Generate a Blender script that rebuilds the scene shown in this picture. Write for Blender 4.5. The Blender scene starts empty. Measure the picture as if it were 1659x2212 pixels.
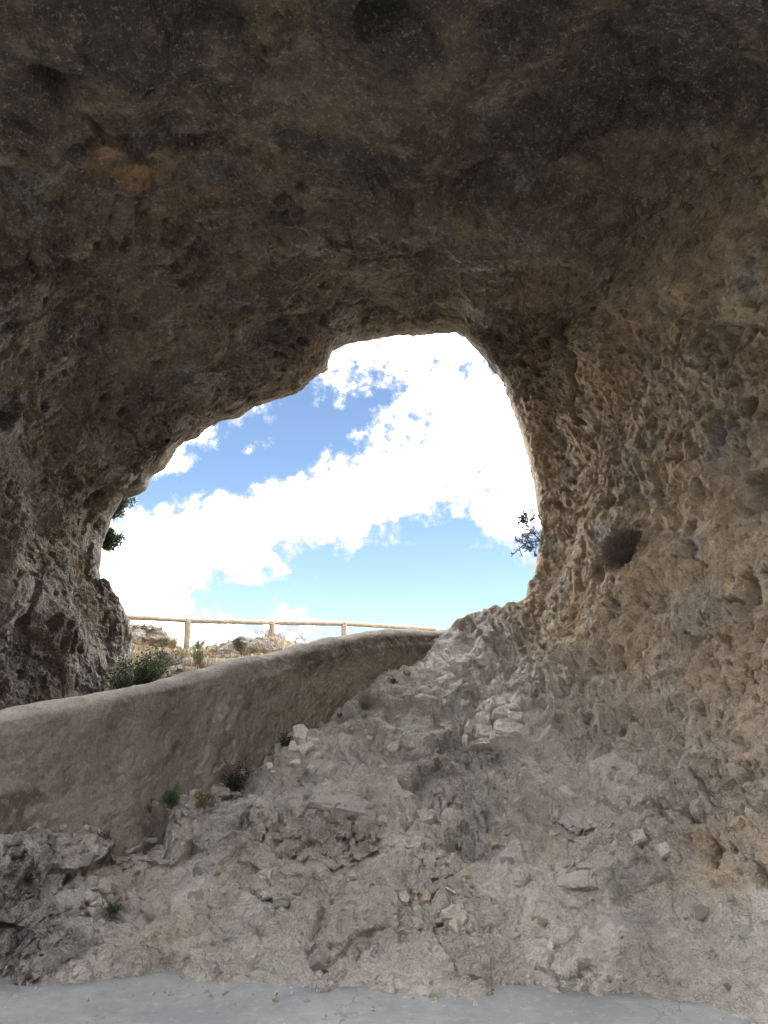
import bpy, bmesh, math, random
import numpy as np
from mathutils import Vector, Matrix
from mathutils.bvhtree import BVHTree
from concurrent.futures import ThreadPoolExecutor

random.seed(7)
RNG = np.random.default_rng(11)
S = bpy.context.scene
COL = S.collection

# ------------------------------------------------------------------ camera
PITCH = math.radians(14.0)
EYE = np.array((0.0, 0.0, 1.55))
cam_data = bpy.data.cameras.new('camera')
cam_data.sensor_fit = 'VERTICAL'
cam_data.angle = 2 * math.atan(1106 / 1661.0)
cam_data.clip_start = 0.05
cam_data.clip_end = 20000
cam = bpy.data.objects.new('camera', cam_data)
COL.objects.link(cam)
cam.location = EYE
cam.rotation_euler = (math.radians(90) + PITCH, 0, 0)
S.camera = cam

# ------------------------------------------------------------------ sky, sun, exposure
SUN_EL, SUN_AZ = math.radians(48), math.radians(98)     # azimuth clockwise from +Y
EXPOSURE = 1.45
SKY_STRENGTH = 0.085
CLOUD = 475.0                                             # cloud radiance against the raw sky's
world = bpy.data.worlds.new('World')
S.world = world
world.use_nodes = True


class NT:
    """small helper for building node trees"""
    def __init__(self, tree):
        self.t = tree
        self.n = tree.nodes
        self.l = tree.links
        self.n.clear()

    def node(self, kind, **kw):
        n = self.n.new(kind)
        for k, v in kw.items():
            setattr(n, k, v)
        return n

    def put(self, sock, v):
        if isinstance(v, bpy.types.NodeSocket):
            self.l.new(v, sock)
        elif v is not None:
            sock.default_value = v

    def math(self, op, a, b=None, c=None, clamp=False):
        n = self.node('ShaderNodeMath', operation=op, use_clamp=clamp)
        self.put(n.inputs[0], a)
        if b is not None:
            self.put(n.inputs[1], b)
        if c is not None:
            self.put(n.inputs[2], c)
        return n.outputs[0]

    def vec(self, op, a, b=None):
        n = self.node('ShaderNodeVectorMath', operation=op)
        self.put(n.inputs[0], a)
        if b is not None:
            self.put(n.inputs[3 if op == 'SCALE' else 1], b)
        return n.outputs[1] if op in ('DOT_PRODUCT', 'LENGTH', 'DISTANCE') else n.outputs[0]

    def noise(self, vec, scale, detail=4.0, rough=0.55, dist=0.0, out=0):
        n = self.node('ShaderNodeTexNoise')
        self.put(n.inputs['Vector'], vec)
        n.inputs['Scale'].default_value = scale
        n.inputs['Detail'].default_value = detail
        n.inputs['Roughness'].default_value = rough
        n.inputs['Distortion'].default_value = dist
        return n.outputs[out]

    def ramp(self, fac, a, b, smooth=True):
        n = self.node('ShaderNodeMapRange', interpolation_type='SMOOTHSTEP' if smooth else 'LINEAR')
        self.put(n.inputs[0], fac)
        self.put(n.inputs[1], a)
        self.put(n.inputs[2], b)
        return n.outputs[0]

    def mix(self, fac, a, b, blend='MIX'):
        n = self.node('ShaderNodeMix', data_type='RGBA', blend_type=blend)
        self.put(n.inputs[0], fac)
        for s, v in ((n.inputs[6], a), (n.inputs[7], b)):
            self.put(s, v if isinstance(v, bpy.types.NodeSocket) else (*v[:3], 1.0))
        return n.outputs[2]


def direction(x, y):
    """unit direction of the photograph's pixel (1659 x 2212 grid)"""
    cx, cy = (x - 829.5) / 1661.0, (1106.0 - y) / 1661.0
    c, s = math.cos(PITCH), math.sin(PITCH)
    v = np.array((cx, c - cy * s, s + cy * c))
    return v


def at(x, y, Y):
    """world point seen at pixel x, y and standing Y metres in front of the viewer"""
    v = direction(x, y)
    return EYE + v * (Y / v[1])


def build_world():
    w = NT(world.node_tree)
    out = w.node('ShaderNodeOutputWorld')
    bg = w.node('ShaderNodeBackground')
    w.l.new(bg.outputs[0], out.inputs[0])
    sky = w.node('ShaderNodeTexSky', sky_type='NISHITA')
    sky.sun_disc = False
    sky.sun_elevation = SUN_EL
    sky.sun_rotation = SUN_AZ
    sky.altitude = 1100
    sky.air_density = 1.0
    sky.dust_density = 0.5
    sky.ozone_density = 1.6
    d = w.vec('NORMALIZE', w.node('ShaderNodeTexCoord').outputs['Generated'])
    # where the clouds of the photograph stand: centre, size along and across, tilt, weight
    blobs = [
        (430, 1150, 260, 70, 14, 0.42), (700, 1085, 240, 58, 18, 0.38), (930, 1010, 220, 50, 22, 0.34),
        (1090, 860, 150, 130, 60, 0.36), (870, 880, 110, 40, 30, 0.20), (860, 760, 110, 40, 10, 0.16),
        (1110, 1120, 62, 78, 0, 0.50), (270, 1265, 80, 90, -30, 0.42), (400, 1360, 85, 50, -25, 0.38),
        (620, 1340, 100, 36, 0, 0.55), (560, 1408, 130, 18, 0, 0.30),
        (680, 948, 24, 13, 0, 0.42), (553, 972, 36, 15, 0, 0.26), (420, 935, 56, 22, 35, 0.30), (350, 1002, 46, 20, 0, 0.34),
        (545, 1254, 50, 9, 4, 0.42), (1003, 1175, 22, 18, 0, 0.42),
        (860, 1265, 270, 85, 6, -0.62), (1040, 1290, 150, 60, 0, -0.5), (560, 990, 190, 42, 24, -0.42),
        (450, 1040, 70, 22, 20, -0.25), (730, 905, 90, 34, 35, -0.22), (1010, 1150, 30, 50, 15, -0.25),
        (810, 1365, 70, 45, 0, -0.4), (495, 1300, 70, 30, -25, -0.42), (650, 960, 90, 40, 20, -0.2),
    ]
    n1 = w.noise(d, 7.0, 2.0, 0.5)
    n2 = w.noise(d, 32.0, 5.0, 0.56)
    n3 = w.noise(w.vec('ADD', d, (3.1, 1.7, 0.4)), 120.0, 3.0, 0.6)
    f = w.math('MULTIPLY_ADD', n1, 0.5, w.math('MULTIPLY_ADD', n2, 1.55, w.math('MULTIPLY', n3, 0.46)))
    f = w.math('SUBTRACT', f, 1.125)
    for (x, y, sx, sy, tilt, wt) in blobs:
        c = Vector(direction(x, y)).normalized()
        ex = Vector((0, 0, 1)).cross(c).normalized() * -1
        ey = ex.cross(c).normalized()
        if ey.z < 0:
            ey = -ey
        ca, sa = math.cos(math.radians(tilt)), math.sin(math.radians(tilt))
        k = 1661.0 / 1.05
        t1 = (ex * ca + ey * sa) * (k / sx)
        t2 = (ey * ca - ex * sa) * (k / sy)
        a = w.math('SUBTRACT', w.vec('DOT_PRODUCT', d, t1), float(c.dot(t1)))
        b = w.math('SUBTRACT', w.vec('DOT_PRODUCT', d, t2), float(c.dot(t2)))
        r2 = w.math('MULTIPLY_ADD', a, a, w.math('MULTIPLY', b, b))
        g = w.math('EXPONENT', w.math('MULTIPLY', r2, -0.7))
        f = w.math('MULTIPLY_ADD', g, wt * 0.82, f)
    mask = w.ramp(f, -0.02, 0.36)
    thick = w.ramp(f, 0.19, 0.48)
    # soft grey undersides low over the horizon
    sep = w.node('ShaderNodeSeparateXYZ')
    w.l.new(d, sep.inputs[0])
    low = w.ramp(sep.outputs[2], 0.46, 0.10)
    ns = w.ramp(w.noise(w.vec('ADD', d, (0.0, 0.0, 0.016)), 17.0, 4.0, 0.55), 0.45, 0.64)
    grey = w.math('MULTIPLY', w.math('MULTIPLY', low, ns), 1.0, clamp=True)
    lit = (CLOUD, CLOUD, CLOUD * 1.01)
    dim = (3.7, 3.9, 4.6)
    thin = (4.7, 5.0, 5.4)
    ccol = w.mix(grey, w.mix(thick, thin, lit), dim)
    w.l.new(w.mix(mask, sky.outputs[0], ccol), bg.inputs[0])
    bg.inputs[1].default_value = SKY_STRENGTH


build_world()
world.cycles.sampling_method = 'MANUAL'
world.cycles.sample_map_resolution = 1024

sun_data = bpy.data.lights.new('sun', 'SUN')
sun_data.energy = 2.0
sun_data.angle = math.radians(0.6)
sun_data.color = (1.0, 0.95, 0.87)
sun = bpy.data.objects.new('sun', sun_data)
COL.objects.link(sun)
to_sun = Vector((math.sin(SUN_AZ) * math.cos(SUN_EL), math.cos(SUN_AZ) * math.cos(SUN_EL), math.sin(SUN_EL)))
sun.rotation_euler = to_sun.to_track_quat('Z', 'Y').to_euler()

S.view_settings.view_transform = 'Standard'
S.view_settings.look = 'None'
S.view_settings.gamma = 1.0
S.view_settings.exposure = EXPOSURE
S.view_settings.use_curve_mapping = False
S.render.engine = 'CYCLES'
S.cycles.max_bounces = 8
S.cycles.diffuse_bounces = 5
S.cycles.use_guiding = True
S.cycles.sample_clamp_direct = 2.4
S.cycles.use_denoising = True

# ------------------------------------------------------------------ numpy noise
_perm = RNG.permutation(256).astype(np.int32)
_perm = np.concatenate([_perm, _perm, _perm])
_g = RNG.normal(size=(256, 3)).astype(np.float32)
_g /= np.linalg.norm(_g, axis=1, keepdims=True)
_r4 = RNG.random((256, 4)).astype(np.float32)
_gx, _gy, _gz = (np.ascontiguousarray(_g[:, k]) for k in range(3))
_r0, _r1, _r2 = (np.ascontiguousarray(_r4[:, k]) for k in range(3))


def _hash(ix, iy, iz):
    return _perm.take(_perm.take(_perm.take(ix & 255) + (iy & 255)) + (iz & 255))


POOL = ThreadPoolExecutor(4)


def chunked(fn, p, *args):
    """run a noise function over the points in cache-sized pieces on all cores"""
    cuts = [(i, min(i + 24000, len(p))) for i in range(0, len(p), 24000)]
    return list(POOL.map(lambda c: fn(p[c[0]:c[1]], *args), cuts))


def perlin(p):
    return np.concatenate(chunked(_perlin, p))


def _perlin(p):
    f, i = [], []
    for k in range(3):
        c = np.ascontiguousarray(p[:, k], np.float32)
        fl = np.floor(c)
        f.append(c - fl)
        i.append(fl.astype(np.int32) & 255)
    u = [t * t * t * (t * (t * 6 - 15) + 10) for t in f]
    out = []
    for dx in (0, 1):
        hx = _perm.take(i[0] + dx)
        fx = f[0] - np.float32(dx)
        for dy in (0, 1):
            hy = _perm.take(hx + i[1] + dy)
            fy = f[1] - np.float32(dy)
            for dz in (0, 1):
                h = _perm.take(hy + i[2] + dz)
                out.append(_gx.take(h) * fx + _gy.take(h) * fy + _gz.take(h) * (f[2] - np.float32(dz)))
    a = [out[k] + (out[k + 1] - out[k]) * u[2] for k in (0, 2, 4, 6)]
    b = [a[0] + (a[1] - a[0]) * u[1], a[2] + (a[3] - a[2]) * u[1]]
    return (b[0] + (b[1] - b[0]) * u[0]) * np.float32(1.5)


def fbm(p, size, octs=4, gain=0.5, seed=0.0, ridged=False):
    return np.concatenate(chunked(_fbm, np.asarray(p, np.float32), size, octs, gain, seed, ridged))


def _fbm(p, size, octs, gain, seed, ridged):
    q = (p / size + seed * 7.31).astype(np.float32)
    s = np.zeros(len(p), np.float32)
    a = 1.0
    for k in range(octs):
        n = _perlin(q)
        s += a * ((0.5 - np.abs(n)) * 2 if ridged else n)
        q = q * np.float32(2.03) + np.float32(11.7)
        a *= gain
    return s


def worley(p, size, seed=0.0):
    """F1, F2, hash of the nearest cell, offset to its centre"""
    parts = chunked(_worley, np.asarray(p, np.float32), size, seed)
    return [np.concatenate(c) for c in zip(*parts)]


def _worley(p, size, seed):
    q = (p / size + seed * 5.17).astype(np.float32)
    i = np.floor(q).astype(np.int32)
    n = len(p)
    f1 = np.full(n, 9.0, np.float32)
    f2 = np.full(n, 9.0, np.float32)
    hid = np.zeros(n, np.int32)
    fx, fy, fz = (np.ascontiguousarray(q[:, k] - i[:, k]) for k in range(3))
    ax = ay = az = np.zeros(n, np.float32)
    for dx in (-1, 0, 1):
        for dy in (-1, 0, 1):
            for dz in (-1, 0, 1):
                h = _hash(i[:, 0] + dx, i[:, 1] + dy, i[:, 2] + dz)
                a = fx - (_r0.take(h) + np.float32(dx))
                b = fy - (_r1.take(h) + np.float32(dy))
                c = fz - (_r2.take(h) + np.float32(dz))
                dd = a * a + b * b + c * c
                m = dd < f1
                f2 = np.where(m, f1, np.minimum(f2, dd))
                f1 = np.where(m, dd, f1)
                hid = np.where(m, h, hid)
                ax = np.where(m, a, ax)
                ay = np.where(m, b, ay)
                az = np.where(m, c, az)
    return np.sqrt(f1), np.sqrt(f2), hid, np.stack([ax, ay, az], 1)


def sstep(x, a, b):
    t = np.clip((x - a) / (b - a), 0, 1)
    return t * t * (3 - 2 * t)


def facets(p, size, seed, tilt=0.9, groove=0.35):
    """broken stone: every cell a tilted plane of its own height"""
    f1, f2, h, dv = worley(p, size, seed)
    g = _g[(h * 7 + 3) & 255]
    hgt = _r4[(h * 5 + 1) & 255][:, 0] - 0.5
    return hgt + tilt * (dv * g).sum(1) - groove * sstep(f2 - f1, 0.10, 0.0), f2 - f1, h


# ------------------------------------------------------------------ object helpers
def tag(o, label, cat=None, group=None, kind=None):
    o['label'] = label
    if cat:
        o['category'] = cat
    if group:
        o['group'] = group
    if kind:
        o['kind'] = kind
    return o


def link(name, me, parent=None, mat=None):
    o = bpy.data.objects.new(name, me)
    COL.objects.link(o)
    if mat is not None:
        me.materials.append(mat)
    if parent is not None:
        o.parent = parent
    return o


def empty(name, loc=(0, 0, 0)):
    o = bpy.data.objects.new(name, None)
    o.location = loc
    o.empty_display_size = 0.1
    COL.objects.link(o)
    return o


def np_mesh(name, verts, faces, smooth=True, normals=None, attrs=None):
    """mesh from numpy arrays; faces is an (n, 3) or (n, 4) array"""
    me = bpy.data.meshes.new(name)
    faces = np.asarray(faces, np.int32)
    k = faces.shape[1]
    me.vertices.add(len(verts))
    me.vertices.foreach_set('co', np.asarray(verts, np.float32).ravel())
    me.loops.add(faces.size)
    me.loops.foreach_set('vertex_index', faces.ravel())
    me.polygons.add(len(faces))
    me.polygons.foreach_set('loop_start', np.arange(0, faces.size, k, dtype=np.int32))
    me.polygons.foreach_set('loop_total', np.full(len(faces), k, np.int32))
    me.polygons.foreach_set('use_smooth', np.full(len(faces), smooth))
    me.update(calc_edges=True)
    if attrs:
        for an, av in attrs.items():
            a = me.attributes.new(an, 'FLOAT_COLOR', 'POINT')
            a.data.foreach_set('color', np.asarray(av, np.float32).ravel())
    if normals is not None:
        me.normals_split_custom_set_from_vertices(np.asarray(normals, np.float32))
    return me


def grid_faces(nu, nv, u0=0, u1=None):
    """quads of a grid stored row by row, rows along u"""
    u1 = nu - 1 if u1 is None else u1
    a = (np.arange(u0, u1)[:, None] * nv + np.arange(nv - 1)[None, :]).ravel()
    return np.stack([a, a + 1, a + nv + 1, a + nv], 1)


def grid_normals(P):
    du = np.gradient(P, axis=0)
    dv = np.gradient(P, axis=1)
    n = np.cross(du, dv)
    return n / np.maximum(np.linalg.norm(n, axis=2, keepdims=True), 1e-9)


def catmull(keys, pts, x):
    """cubic through pts at keys, evaluated at x"""
    keys = np.asarray(keys, float)
    pts = np.asarray(pts, float)
    m = np.zeros_like(pts)
    m[1:-1] = (pts[2:] - pts[:-2]) / (keys[2:] - keys[:-2])[:, None]
    m[0] = (pts[1] - pts[0]) / (keys[1] - keys[0])
    m[-1] = (pts[-1] - pts[-2]) / (keys[-1] - keys[-2])
    i = np.clip(np.searchsorted(keys, x, side='right') - 1, 0, len(keys) - 2)
    h = keys[i + 1] - keys[i]
    t = ((x - keys[i]) / h)[:, None]
    h = h[:, None]
    return ((2 * t**3 - 3 * t**2 + 1) * pts[i] + (t**3 - 2 * t**2 + t) * h * m[i]
            + (-2 * t**3 + 3 * t**2) * pts[i + 1] + (t**3 - t**2) * h * m[i + 1])


# ------------------------------------------------------------------ materials
def principled(name, rough=0.9):
    m = bpy.data.materials.new(name)
    m.use_nodes = True
    n = NT(m.node_tree)
    out = n.node('ShaderNodeOutputMaterial')
    b = n.node('ShaderNodeBsdfPrincipled')
    b.inputs['Roughness'].default_value = rough
    b.inputs['Specular IOR Level'].default_value = 0.2
    n.l.new(b.outputs[0], out.inputs[0])
    return m, n, b


def bump(n, b, h, strength, dist):
    k = n.node('ShaderNodeBump')
    k.inputs['Strength'].default_value = strength
    k.inputs['Distance'].default_value = dist
    n.l.new(h, k.inputs['Height'])
    n.l.new(k.outputs[0], b.inputs['Normal'])


def rock_material():
    m, n, b = principled('cave_limestone', 0.95)
    p = n.node('ShaderNodeTexCoord').outputs['Object']
    a = n.node('ShaderNodeAttribute', attribute_name='tint')
    s = n.node('ShaderNodeSeparateColor')
    n.l.new(a.outputs['Color'], s.inputs[0])
    z = n.node('ShaderNodeSeparateColor')
    n.l.new(n.node('ShaderNodeAttribute', attribute_name='zone').outputs['Color'], z.inputs[0])
    ochre, blue, soot_shade, white = s.outputs[0], s.outputs[1], s.outputs[2], a.outputs['Alpha']
    warm = z.outputs[0]
    n_big = n.noise(p, 1.1, 4, 0.6)
    n_mid = n.noise(p, 5.0, 5, 0.68, 0.4)
    n_fine = n.noise(p, 30.0, 4, 0.72)
    base = n.mix(n.ramp(n_big, 0.35, 0.66), (0.108, 0.090, 0.075), (0.205, 0.172, 0.139))  # vault base darkened so part of its shade sits in the colour
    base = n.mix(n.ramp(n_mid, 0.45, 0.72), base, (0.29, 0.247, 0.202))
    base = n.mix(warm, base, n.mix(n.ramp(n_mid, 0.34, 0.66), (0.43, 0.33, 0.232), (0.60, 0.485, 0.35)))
    base = n.mix(white, base, n.mix(n.ramp(n_mid, 0.32, 0.68), (0.60, 0.562, 0.508), (0.80, 0.758, 0.692)))  # slope whitened so part of its brighter light sits in the colour
    base = n.mix(n.math('MULTIPLY', ochre, n.ramp(n_mid, 0.3, 0.6)), base, (0.50, 0.33, 0.175))
    base = n.mix(n.math('MULTIPLY', blue, n.ramp(n_fine, 0.3, 0.6)), base, (0.36, 0.365, 0.37))
    base = n.mix(n.math('MULTIPLY', soot_shade, n.ramp(n_mid, 0.28, 0.56)), base, (0.06, 0.06, 0.062))  # sooty patches, and shade painted onto vault and lower-left rock
    # speckle of pale grains and dark lichen
    n_grain = n.noise(p, 85.0, 3, 0.75)
    base = n.mix(n.math('MULTIPLY', n.ramp(n_fine, 0.53, 0.68), 0.55), base, n.mix(0.42, base, (0.88, 0.81, 0.70)))
    base = n.mix(n.math('MULTIPLY', n.ramp(n_fine, 0.45, 0.32), 0.5), base, n.mix(0.55, base, (0.06, 0.048, 0.038)))
    base = n.mix(n.math('MULTIPLY', n.ramp(n_grain, 0.52, 0.68), n.math('MULTIPLY_ADD', white, 0.3, 0.24)), base, n.mix(0.4, base, (0.90, 0.84, 0.74)))
    base = n.mix(n.math('MULTIPLY', n.ramp(n_grain, 0.46, 0.34), 0.42), base, n.mix(0.6, base, (0.05, 0.04, 0.032)))
    n.l.new(base, b.inputs['Base Color'])
    h = n.math('MULTIPLY_ADD', n.noise(p, 55.0, 3, 0.7), 0.8, n.math('MULTIPLY', n.noise(p, 17.0, 4, 0.68, 0.6), 1.6))
    bump(n, b, h, 1.0, 0.035)
    return m


M_ROCK = rock_material()


def plaster_material():
    m, n, b = principled('wall_plaster', 0.92)
    p = n.node('ShaderNodeTexCoord').outputs['Object']
    a = n.node('ShaderNodeAttribute', attribute_name='tint')
    s = n.node('ShaderNodeSeparateColor')
    n.l.new(a.outputs['Color'], s.inputs[0])
    cap, stain, warm = s.outputs[0], s.outputs[1], s.outputs[2]
    n_big = n.noise(p, 1.6, 5, 0.6)
    n_mid = n.noise(p, 7.0, 6, 0.65, 0.5)
    n_fine = n.noise(p, 50.0, 5, 0.7)
    base = n.mix(n.ramp(n_big, 0.35, 0.65), (0.19, 0.172, 0.148), (0.26, 0.232, 0.197))
    base = n.mix(n.math('MULTIPLY', n.ramp(n_mid, 0.5, 0.68), 0.5), base, (0.31, 0.275, 0.232))
    base = n.mix(n.math('MULTIPLY', warm, n.ramp(n_mid, 0.3, 0.6)), base, (0.25, 0.205, 0.165))
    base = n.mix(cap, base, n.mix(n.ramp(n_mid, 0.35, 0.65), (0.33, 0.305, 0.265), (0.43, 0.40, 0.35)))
    base = n.mix(n.math('MULTIPLY', stain, n.ramp(n_mid, 0.34, 0.58)), base, (0.085, 0.075, 0.062))
    n_grain = n.noise(p, 110.0, 3, 0.75)
    base = n.mix(n.math('MULTIPLY', n.ramp(n_fine, 0.5, 0.34), 0.55), base, (0.11, 0.095, 0.08))
    base = n.mix(n.math('MULTIPLY', n.ramp(n_fine, 0.54, 0.68), 0.45), base, (0.42, 0.38, 0.32))
    base = n.mix(n.math('MULTIPLY', n.ramp(n_grain, 0.46, 0.34), 0.5), base, (0.10, 0.085, 0.07))
    n.l.new(base, b.inputs['Base Color'])
    h = n.math('MULTIPLY_ADD', n_fine, 0.6, n.noise(p, 20.0, 4, 0.6, 0.8))
    bump(n, b, h, 0.6, 0.012)
    return m


def floor_material():
    m, n, b = principled('concrete_floor', 0.85)
    p = n.node('ShaderNodeTexCoord').outputs['Object']
    n1 = n.noise(p, 1.6, 5, 0.6)
    n2 = n.noise(p, 14.0, 5, 0.7)
    n3 = n.noise(p, 110.0, 3, 0.7)
    base = n.mix(n.ramp(n1, 0.35, 0.65), (0.215, 0.224, 0.233), (0.295, 0.30, 0.30))
    base = n.mix(n.math('MULTIPLY', n.ramp(n2, 0.52, 0.72), 0.6), base, (0.40, 0.385, 0.355))
    base = n.mix(n.math('MULTIPLY', n.ramp(n2, 0.46, 0.30), 0.6), base, (0.19, 0.19, 0.19))
    base = n.mix(n.math('MULTIPLY', n.ramp(n3, 0.55, 0.70), 0.5), base, (0.16, 0.155, 0.15))
    # hairline cracks in the screed
    v = n.node('ShaderNodeTexVoronoi', feature='DISTANCE_TO_EDGE')
    n.put(v.inputs['Vector'], n.vec('ADD', p, n.vec('SCALE', n.noise(p, 3.0, 4, 0.6, 0.0, 1), 0.5)))
    v.inputs['Scale'].default_value = 0.55
    crk = n.ramp(v.outputs[0], 0.004, 0.0)
    base = n.mix(n.math('MULTIPLY', crk, n.ramp(n1, 0.42, 0.62)), base, (0.17, 0.17, 0.17))
    n.l.new(base, b.inputs['Base Color'])
    bump(n, b, n.math('SUBTRACT', n.math('MULTIPLY_ADD', n3, 0.3, n2), n.math('MULTIPLY', crk, 0.8)), 0.5, 0.012)
    return m


def ground_material(name, c1, c2, scale):
    m, n, b = principled(name, 0.95)
    p = n.node('ShaderNodeTexCoord').outputs['Object']
    n1 = n.noise(p, scale, 6, 0.65)
    n2 = n.noise(p, scale * 12, 5, 0.7)
    base = n.mix(n.ramp(n1, 0.38, 0.64), c1, c2)
    base = n.mix(n.math('MULTIPLY', n.ramp(n2, 0.5, 0.7), 0.5), base, tuple(0.5 * x for x in c1))
    n.l.new(base, b.inputs['Base Color'])
    bump(n, b, n2, 0.6, 0.03)
    return m


# ------------------------------------------------------------------ the cave rock
# spokes around the mouth, clockwise from the foot of the left pillar to the foot of the wall;
# for each: rim, near, mid, edge (pixel and distance), then two world points out of the picture
SPOKES = [
    ((262, 1580, 10.0), (190, 1600, 9.4), (90, 1630, 8.6), (-40, 1660, 7.7), (-5.3, 5.4, 0.5), (-5.7, 0.0, 0.4)),
    ((268, 1400, 10.0), (190, 1420, 9.3), (90, 1440, 8.4), (-40, 1460, 7.3), (-5.4, 5.0, 2.2), (-5.8, -0.3, 2.2)),
    ((212, 1245, 10.0), (150, 1262, 9.3), (70, 1275, 8.4), (-50, 1290, 7.2), (-5.4, 4.6, 3.0), (-5.8, -0.8, 3.2)),
    ((232, 1110, 9.6), (170, 1100, 9.0), (80, 1090, 8.0), (-50, 1080, 6.8), (-5.2, 4.2, 3.8), (-5.6, -1.2, 4.0)),
    ((330, 985, 9.2), (250, 950, 8.5), (120, 890, 7.4), (-60, 820, 6.0), (-4.4, 3.6, 4.6), (-4.9, 1.2, 4.6)),
    ((500, 878, 8.9), (420, 800, 8.0), (250, 640, 6.5), (-60, 380, 4.7), (-3.5, 3.1, 5.2), (-4.2, 2.2, 7.3)),
    ((665, 800, 8.7), (600, 700, 7.8), (450, 450, 5.8), (200, -60, 3.5), (-1.8, 2.5, 5.6), (-1.9, 2.3, 8.6)),
    ((735, 735, 8.7), (710, 660, 7.9), (650, 400, 5.6), (560, -60, 3.4), (-0.6, 2.4, 5.7), (-0.6, 2.2, 8.8)),  # unseen vault cut short to admit sky light, lip added to shade floor
    ((900, 720, 8.8), (900, 665, 8.2), (900, 400, 5.6), (900, -60, 3.4), (0.3, 2.4, 5.7), (0.4, 2.2, 8.8)),
    ((1000, 718, 8.8), (1040, 660, 8.3), (1150, 430, 5.8), (1300, -60, 3.4), (1.3, 2.4, 5.6), (1.5, 2.2, 8.6)),
    ((1100, 815, 9.0), (1190, 700, 8.4), (1400, 500, 6.2), (1740, 150, 3.9), (2.8, 2.6, 5.2), (3.3, 2.0, 7.3)),
    ((1128, 910, 9.0), (1240, 810, 8.4), (1480, 705, 6.8), (1740, 620, 5.0), (3.3, 2.6, 4.4), (3.6, 0.8, 4.4)),
    ((1160, 1020, 9.0), (1270, 980, 8.2), (1480, 930, 6.8), (1740, 900, 5.3), (3.5, 2.6, 3.6), (3.8, 0.6, 3.4)),
    ((1172, 1140, 9.0), (1280, 1140, 8.1), (1480, 1140, 6.7), (1740, 1140, 5.3), (3.6, 2.6, 2.7), (3.9, 0.4, 2.6)),
    ((1140, 1270, 9.0), (1260, 1320, 7.9), (1480, 1360, 6.5), (1740, 1400, 5.2), (3.6, 2.6, 1.9), (3.9, 0.2, 1.8)),
    ((1060, 1310, 9.2), (1200, 1450, 7.7), (1430, 1600, 6.1), (1740, 1720, 4.8), (3.5, 2.6, 1.0), (3.9, 0.0, 0.9)),
    ((985, 1345, 9.35), (1090, 1540, 7.5), (1330, 1850, 5.6), (1720, 2090, 4.4), (3.3, 2.8, 0.2), (3.9, -1.0, -0.1)),
    ((905, 1405, 9.2), (960, 1600, 7.4), (1100, 1900, 5.5), (1290, 2195, 4.60), (1.25, 4.2, -0.5), (1.2, 3.8, -1.2)),
    ((745, 1485, 8.35), (760, 1640, 7.15), (800, 1900, 5.55), (840, 2185, 4.70), (0.0, 4.3, -0.5), (0.0, 3.9, -1.2)),
    ((560, 1585, 7.4), (560, 1720, 6.65), (540, 1930, 5.6), (500, 2170, 4.85), (-1.0, 4.5, -0.5), (-1.0, 4.0, -1.2)),
    ((380, 1655, 6.65), (370, 1765, 6.25), (330, 1960, 5.6), (250, 2150, 5.00), (-1.8, 4.6, -0.5), (-1.8, 4.1, -1.2)),
    ((180, 1740, 5.95), (160, 1800, 5.62), (130, 1955, 5.42), (60, 2150, 5.05), (-2.5, 4.7, -0.5), (-2.5, 4.2, -1.2)),
    ((0, 1745, 5.45), (-15, 1850, 5.05), (-45, 1960, 5.0), (-90, 2150, 4.92), (-3.1, 4.6, -0.5), (-3.1, 4.2, -1.2)),
    ((-220, 1745, 4.8), (-240, 1850, 4.40), (-260, 1970, 4.36), (-300, 2150, 4.30), (-3.9, 4.2, -0.5), (-3.9, 3.8, -1.2)),
]
# the outline of the mouth between the spokes
RIM = {
    0.0: (262, 1580), 0.5: (258, 1490), 0.8: (262, 1440), 1.0: (270, 1395), 1.2: (277, 1365), 1.4: (272, 1335),
    1.55: (264, 1310), 1.7: (245, 1282), 1.85: (230, 1254), 1.95: (209, 1246), 2.1: (207, 1222), 2.3: (213, 1195),
    2.5: (214, 1170), 2.75: (224, 1140), 3.0: (230, 1110), 3.15: (240, 1085), 3.3: (250, 1055), 3.45: (275, 1046),
    3.55: (292, 1036), 3.65: (300, 1012), 3.8: (312, 998), 4.0: (332, 985), 4.15: (352, 955), 4.3: (380, 926),
    4.45: (411, 912), 4.6: (432, 896), 4.8: (478, 882), 5.0: (503, 878), 5.2: (540, 857), 5.4: (590, 841),
    5.6: (638, 830), 5.8: (660, 808), 6.0: (680, 795), 6.2: (702, 778), 6.45: (712, 738), 6.7: (735, 724),
    7.0: (760, 720), 7.3: (800, 718), 7.6: (850, 713), 8.0: (900, 705), 8.4: (945, 699), 8.8: (990, 698),
    9.0: (1008, 707), 9.25: (1024, 727), 9.5: (1053, 752), 9.75: (1075, 783), 10.0: (1095, 808), 10.2: (1108, 836),
    10.5: (1113, 865), 11.0: (1128, 910), 11.4: (1140, 955), 12.0: (1158, 1015), 12.4: (1165, 1060), 13.0: (1171, 1125),
    13.3: (1170, 1165), 13.6: (1160, 1215), 13.75: (1152, 1240), 13.87: (1140, 1258), 14.0: (1138, 1284),
    14.3: (1118, 1298), 14.6: (1095, 1305), 15.0: (1060, 1311), 15.5: (1015, 1326), 16.0: (985, 1345),
    16.3: (962, 1366), 17.0: (905, 1405),
}


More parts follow.
